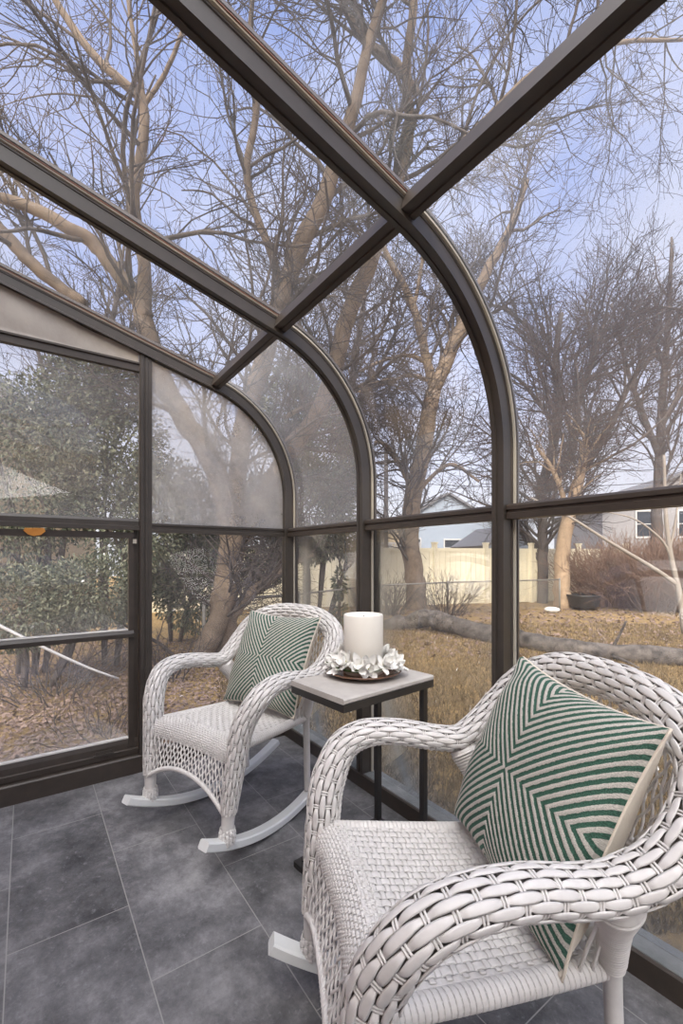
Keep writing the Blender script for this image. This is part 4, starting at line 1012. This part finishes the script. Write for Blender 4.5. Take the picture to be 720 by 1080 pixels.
# evergreens
def foliage(name, label, blobs, n, leaf, trunk=None, droop=.3):
    base = np.asarray(blobs[0][0], float).copy(); base[2] = GZ; root = empty(name, base); tag(root, label, 'shrub')
    w = np.array([b[1][0] * b[1][1] * b[1][2] for b in blobs]); w = w ** .7; pi = RNG.choice(len(blobs), n, p=w / w.sum())
    C0 = np.array([b[0] for b in blobs])[pi]; Rr = np.array([b[1] for b in blobs])[pi]
    d = RNG.normal(size=(n, 3)); d /= np.linalg.norm(d, axis=1)[:, None]
    rad = RNG.uniform(.25, 1, n) ** .45
    # clumps: quantised directions give sprays with gaps
    cl = RNG.normal(size=(240, 3)); cl /= np.linalg.norm(cl, axis=1)[:, None]; ci = RNG.integers(0, 240, n)
    d = cl[ci] + .17 * RNG.normal(size=(n, 3)); d /= np.linalg.norm(d, axis=1)[:, None]
    p = C0 + Rr * d * rad[:, None]
    p[:, 2] = np.maximum(p[:, 2], GZ + .05)
    ax = d * 1.0 + RNG.normal(size=(n, 3)) * .55 + np.array([0, 0, -droop]); ax /= np.linalg.norm(ax, axis=1)[:, None]
    sd = np.cross(ax, RNG.normal(size=(n, 3))); sd /= np.linalg.norm(sd, axis=1)[:, None]
    L = leaf * RNG.uniform(.6, 1.5, n)[:, None]; W = L * .22
    P = np.stack([p, p + ax * L * .45 + sd * W, p + ax * L, p + ax * L * .5 - sd * W], 1) - base
    mb = MB(); mb.add_np(P.reshape(-1, 3), np.arange(4 * n).reshape(n, 4)); mb.build('foliage', M_ever, root, smooth=False)
    mb = MB()
    for b in blobs:
        c = np.asarray(b[0], float) - base
        for k in range(5):
            e_ = c + RNG.normal(size=3) * np.asarray(b[1]) * .5
            mb.tube(catmull([np.array([c[0] * .4, c[1] * .4, 0]), c * np.array([.8, .8, .6]) , e_], 8), np.linspace(.035, .01, 8), 5)
    mb.build('stem', M_bark_d, root); return root
foliage('evergreen_shrub', 'tall dark evergreen at the left edge of the upper gable window', [(at(20, 500, 5.2), (.8, .8, 1.1)), (at(60, 450, 5.2), (.7, .7, .6)), (at(85, 405, 5.4), (.45, .45, .4))], 17000, .050)
foliage('evergreen_shrub', 'broad evergreen filling the right half of the upper left gable window', [(at(110, 470, 5.6), (.8, .8, .9)), (at(140, 540, 5.6), (.7, .7, .8)), (at(110, 410, 5.7), (.6, .6, .5))], 17000, .050)
foliage('evergreen_shrub', 'dark evergreen behind the forked trunk in the middle gable pane', [(at(180, 560, 7.2), (.8, .8, 1.2)), (at(205, 610, 7.2), (.7, .7, .9)), (at(270, 560, 7.6), (.8, .8, 1.0))], 30000, .065)
foliage('evergreen_shrub', 'bushy evergreen with hanging tips seen in the far corner pane', [(at(325, 540, 8.6), (.95, .95, 1.0)), (at(350, 480, 8.6), (.75, .75, 1.0)), (at(300, 430, 8.8), (.8, .8, .8)), (at(370, 570, 8.8), (.5, .5, .4))], 30000, .075, droop=.8)
foliage('evergreen_shrub', 'low evergreen sprays outside the lower left sash', [(at(25, 640, 4.6), (.7, .7, .45)), (at(95, 625, 4.8), (.6, .6, .4))], 16000, .042)
foliage('evergreen_shrub', 'slender ivy clad stem in front of the pale fence', [(at(357, 648, 8.4), (.10, .10, .35)), (at(358, 615, 8.4), (.09, .09, .3))], 350, .10)

foliage('added_hedge', 'added unseen hedge right of the sunroom, blocking bright sky from reflections', [((6.6, -2.4, .55), (.7, 1.3, .85)), ((6.7, -.6, .6), (.7, 1.3, .9)), ((6.6, 1.2, .55), (.7, 1.3, .85))], 14000, .07)  # unseen hedge added to keep bright horizon sky out of the gable reflections
# fallen stick outside the sash
mb = MB(); mb.tube(catmull(tr((-10, 655, 3.2), (40, 680, 3.15), (90, 703, 3.1), (125, 716, 3.1)), 14), np.linspace(.012, .008, 14), 6)
tag(mb.build('fallen_stick', mat('bleached_wood', (.62, .60, .58), .8)), 'bleached straight stick slanting outside the lower gable sash', 'stick')

# ------------------------------------------------------------------ fences
fence = empty('privacy_fence', gp(390, 12.6)); tag(fence, 'cream board privacy fence along the back of the lawn', 'fence')
fb = np.array(gp(390, 12.6))
knots = [np.array(gp(u, d)) for u, d in ((150, 10.6), (235, 11.4), (320, 12.0), (395, 12.4), (458, 12.8), (512, 13.2), (560, 13.6), (610, 14.0), (660, 14.4))]
FH = 1.72
for i in range(len(knots) - 1):
    a, b = knots[i] - fb, knots[i + 1] - fb; t = b - a; L = np.linalg.norm(t[:2]); t = t / L; nb = max(6, int(L / .15))
    mb = MB(); nrm = np.array([-t[1], t[0], 0])
    for k in range(nb):
        s0 = L * k / nb + .004; s1 = L * (k + 1) / nb - .004; c = a + t * (s0 + s1) / 2 + np.array([0, 0, FH / 2 - .06])
        mb.obox(c, t * (s1 - s0) / 2, nrm * .012, np.array([0, 0, FH / 2 - .07]))
    for z in (.25, FH - .15): mb.obox((a + b) / 2 + np.array([0, 0, z]), t * L / 2, nrm * .025, np.array([0, 0, .05]))
    mb.build('fence_panel', M_fence, fence, smooth=False)
for kp in knots:
    mb = MB(); p = kp - fb; mb.box((p[0] - .06, p[1] - .06, -.05), (p[0] + .06, p[1] + .06, FH + .03)); mb.box((p[0] - .075, p[1] - .075, FH + .03), (p[0] + .075, p[1] + .075, FH + .07)); mb.build('fence_post', M_fence, fence, smooth=False)
clf = empty('chain_link_fence', gp(315, 7.0)); tag(clf, 'low grey chain link fence in front of the cream fence', 'fence')
cb = np.array(gp(315, 7.0)); ck = [np.array(gp(u, d)) - cb for u, d in ((215, 6.0), (315, 7.2), (395, 9.4), (472, 10.6), (590, 12.0))]; CH = .76
mesh_b = MB()
rail = MB()
for i in range(len(ck) - 1):
    a, b = ck[i], ck[i + 1]; rail.tube([a + [0, 0, CH], (a + b) / 2 + [0, 0, CH], b + [0, 0, CH]], .018, 8)
    t = b - a; L = np.linalg.norm(t); t = t / L; pitch = .058
    n = int((L + CH) / pitch); 
    Ps = []
    for k in range(n):
        for dr in (1, -1):
            s0 = k * pitch - (0 if dr < 0 else CH); z0, z1 = 0., CH
            e0, e1 = (s0, s0 + CH) if dr > 0 else (s0, s0 - CH)
            pa = np.array([e0, z0]); pb = np.array([e1, z1])
            lo, hi = 0., 1.
            dx = e1 - e0
            ts = sorted(((0 - e0) / dx, (L - e0) / dx)); lo = max(0, ts[0]); hi = min(1, ts[1])
            if hi - lo < .03: continue
            q0 = pa + (pb - pa) * lo; q1 = pa + (pb - pa) * hi
            Ps.append([a + t * q0[0] + [0, 0, q0[1]], a + t * (q0[0] + q1[0]) / 2 + [0, 0, (q0[1] + q1[1]) / 2], a + t * q1[0] + [0, 0, q1[1]]])
    Ps = np.array(Ps); mesh_b.tubes(Ps, np.full(Ps.shape[:2], .0026), 3)
mesh_b.build('wire_mesh', M_galv, clf); rail.build('top_rail', M_galv, clf)
for p in ck:
    mb = MB(); mb.tube([p + [0, 0, -.03], p + [0, 0, .4], p + [0, 0, CH + .04]], .024, 8); mb.build('post', M_galv, clf)

# black tub and pale stone by the far trunk
p = gp(615, 12.0); mb = MB(); lathe(mb, [(0, .02), (.30, .02), (.36, .06), (.40, .30), (.43, .33), (.43, .36), (.38, .36), (.34, .10), (0, .08)], p, 24)
tag(mb.build('tub', M_black), 'low black tub on the ground by the bare shrubs', 'tub')
p = gp(582, 11.4); mb = MB(); lathe(mb, [(0, -.02), (.16, -.02), (.19, .02), (.17, .06), (.10, .085), (0, .09)], p, 9)
st = mb.build('stone', M_white_pl, smooth=False); tag(st, 'flat pale stone at the foot of the sunlit trunk', 'stone')

# ------------------------------------------------------------------ houses, pole and wires
def house(name, label, c, yaw, w, d, h, rh, wallm, roofm, wins, over=.3):
    root = empty(name, c, yaw); tag(root, label, 'house')
    mb = MB(); mb.box((-w / 2, -d / 2, -.3), (w / 2, d / 2, h))
    mb.add([(-w / 2, -d / 2, h), (w / 2, -d / 2, h), (0, -d / 2, h + rh)], [(0, 1, 2)]); mb.add([(-w / 2, d / 2, h), (w / 2, d / 2, h), (0, d / 2, h + rh)], [(2, 1, 0)])
    mb.build('wall', wallm, root, smooth=False)
    mb = MB(); o = over
    for sg in (-1, 1):
        nx = np.array([sg * rh, 0, w / 2]); nx = nx / np.linalg.norm(nx) * .09; k = 1 + o / (w / 2)
        A = [np.array([0, -d / 2 - o, h + rh]), np.array([0, d / 2 + o, h + rh]), np.array([sg * w / 2 * k, d / 2 + o, h - rh * o / (w / 2)]), np.array([sg * w / 2 * k, -d / 2 - o, h - rh * o / (w / 2)])]
        V = [q + nx * .2 for q in A] + [q + nx * 1.6 for q in A]
        mb.add(V, [(0, 1, 2, 3), (7, 6, 5, 4), (0, 4, 5, 1), (1, 5, 6, 2), (2, 6, 7, 3), (3, 7, 4, 0)])
    mb.build('roof', roofm, root, smooth=False)
    for (x, z, ww, wh) in wins:
        mb = MB(); y = -d / 2 - .02
        for bx in ((x - ww / 2 - .07, x - ww / 2, z - wh / 2, z + wh / 2), (x + ww / 2, x + ww / 2 + .07, z - wh / 2, z + wh / 2), (x - ww / 2 - .07, x + ww / 2 + .07, z + wh / 2, z + wh / 2 + .09), (x - ww / 2 - .07, x + ww / 2 + .07, z - wh / 2 - .09, z - wh / 2), (x - ww / 2, x + ww / 2, z - .02, z + .02)):
            mb.box((bx[0], y - .04, bx[2]), (bx[1], y + .03, bx[3]))
        f = mb.build('window', M_siding, root, smooth=False)
        mb = MB(); mb.box((x - ww / 2, y - .01, z - wh / 2), (x + ww / 2, y + .01, z + wh / 2)); mb.build('pane', M_darkwin, f, smooth=False)
    return root
fy = math.atan2(FW[1], FW[0]) - math.pi / 2
house('house', 'blue grey house with a dark roof beyond the fence behind the lawn tree', gp(455, 33), fy + .1, 8.2, 7, 3.1, 2.4, M_bluewall, M_roofs, [(-2.4, 2.0, 1.1, 1.1), (.3, 2.0, 1., 1.), (1.5, 2.0, 1., 1.)])
house('house', 'small tan gabled house left of the blue grey house', gp(405, 24), fy - .1, 2.6, 3, 2.2, 1.1, M_tanwall, M_roofs, [(0, 1.6, .6, .7)])
house('house', 'blue gabled shed close to the fence right of the lawn tree', gp(522, 22), fy + .25, 2.4, 2.6, 1.95, .75, M_bluewall, M_roofs, [(.3, 1.3, .5, .5)])
house('house', 'tall grey house with white trim behind the brush on the right', gp(690, 27), fy - .15, 9, 8, 4.0, 1.9, M_greywall, M_roofs, [(-2.4, 3.1, .9, 1.3), (-.4, 3.1, .9, 1.3), (2.0, 3.1, .9, 1.3), (-2.4, .9, 1., 1.2)])
house('house', 'white sided neighbouring house high behind the left evergreens', gp(-28, 9.5), fy + .2, 3.2, 5, 4.1, 1.3, M_tanwall, M_roofs, [(.7, 3.2, .6, .9)])
mb = MB(); a, b = np.array(gp(400, 20)), np.array(gp(442, 20.5)); t = (b - a)
for z in (1.42, 1.95): mb.bar(a + [0, 0, z + .05], b + [0, 0, z + .05], .07, .07)
for k in range(17): q = a + t * k / 16; mb.bar(q + [0, 0, 1.4], q + [0, 0, 2.0], .05, .05)
for k in (0, 8, 16): q = a + t * k / 16; mb.bar(q + [0, 0, -.05], q + [0, 0, 2.05], .1, .1)
tag(mb.build('deck_railing', M_siding, smooth=False), 'white slatted deck railing above the cream fence', 'railing')
pole = empty('utility_pole', gp(407, 19)); tag(pole, 'thin grey utility pole behind the lawn tree', 'pole')
mb = MB(); mb.tube([(0, 0, -.05), (0, 0, 3), (0, 0, 6.0)], .09, 8); mb.build('mast', M_bark_d, pole)
mb = MB(); mb.bar((-.7, -.5, 5.4), (.7, .5, 5.4), .1, .1); mb.build('crossarm', M_bark_d, pole)
pb = np.array(gp(407, 19))
for k, (z0, v1) in enumerate(((5.42, 478), (5.3, 494), (4.6, 506))):
    e_ = at(820, v1 - 12, 19); s_ = np.array([pb[0], pb[1], GZ + z0]); P = np.array([s_ + (e_ - s_) * t - np.array([0, 0, .5 * 4 * t * (1 - t)]) for t in np.linspace(0, 1, 24)])
    mb = MB(); mb.tube(P, .014, 5); tag(mb.build('utility_wire', M_black), ('uppermost', 'middle', 'lowest')[k] + ' of the three overhead wires running right from the utility pole', 'wire', 'overhead wires')
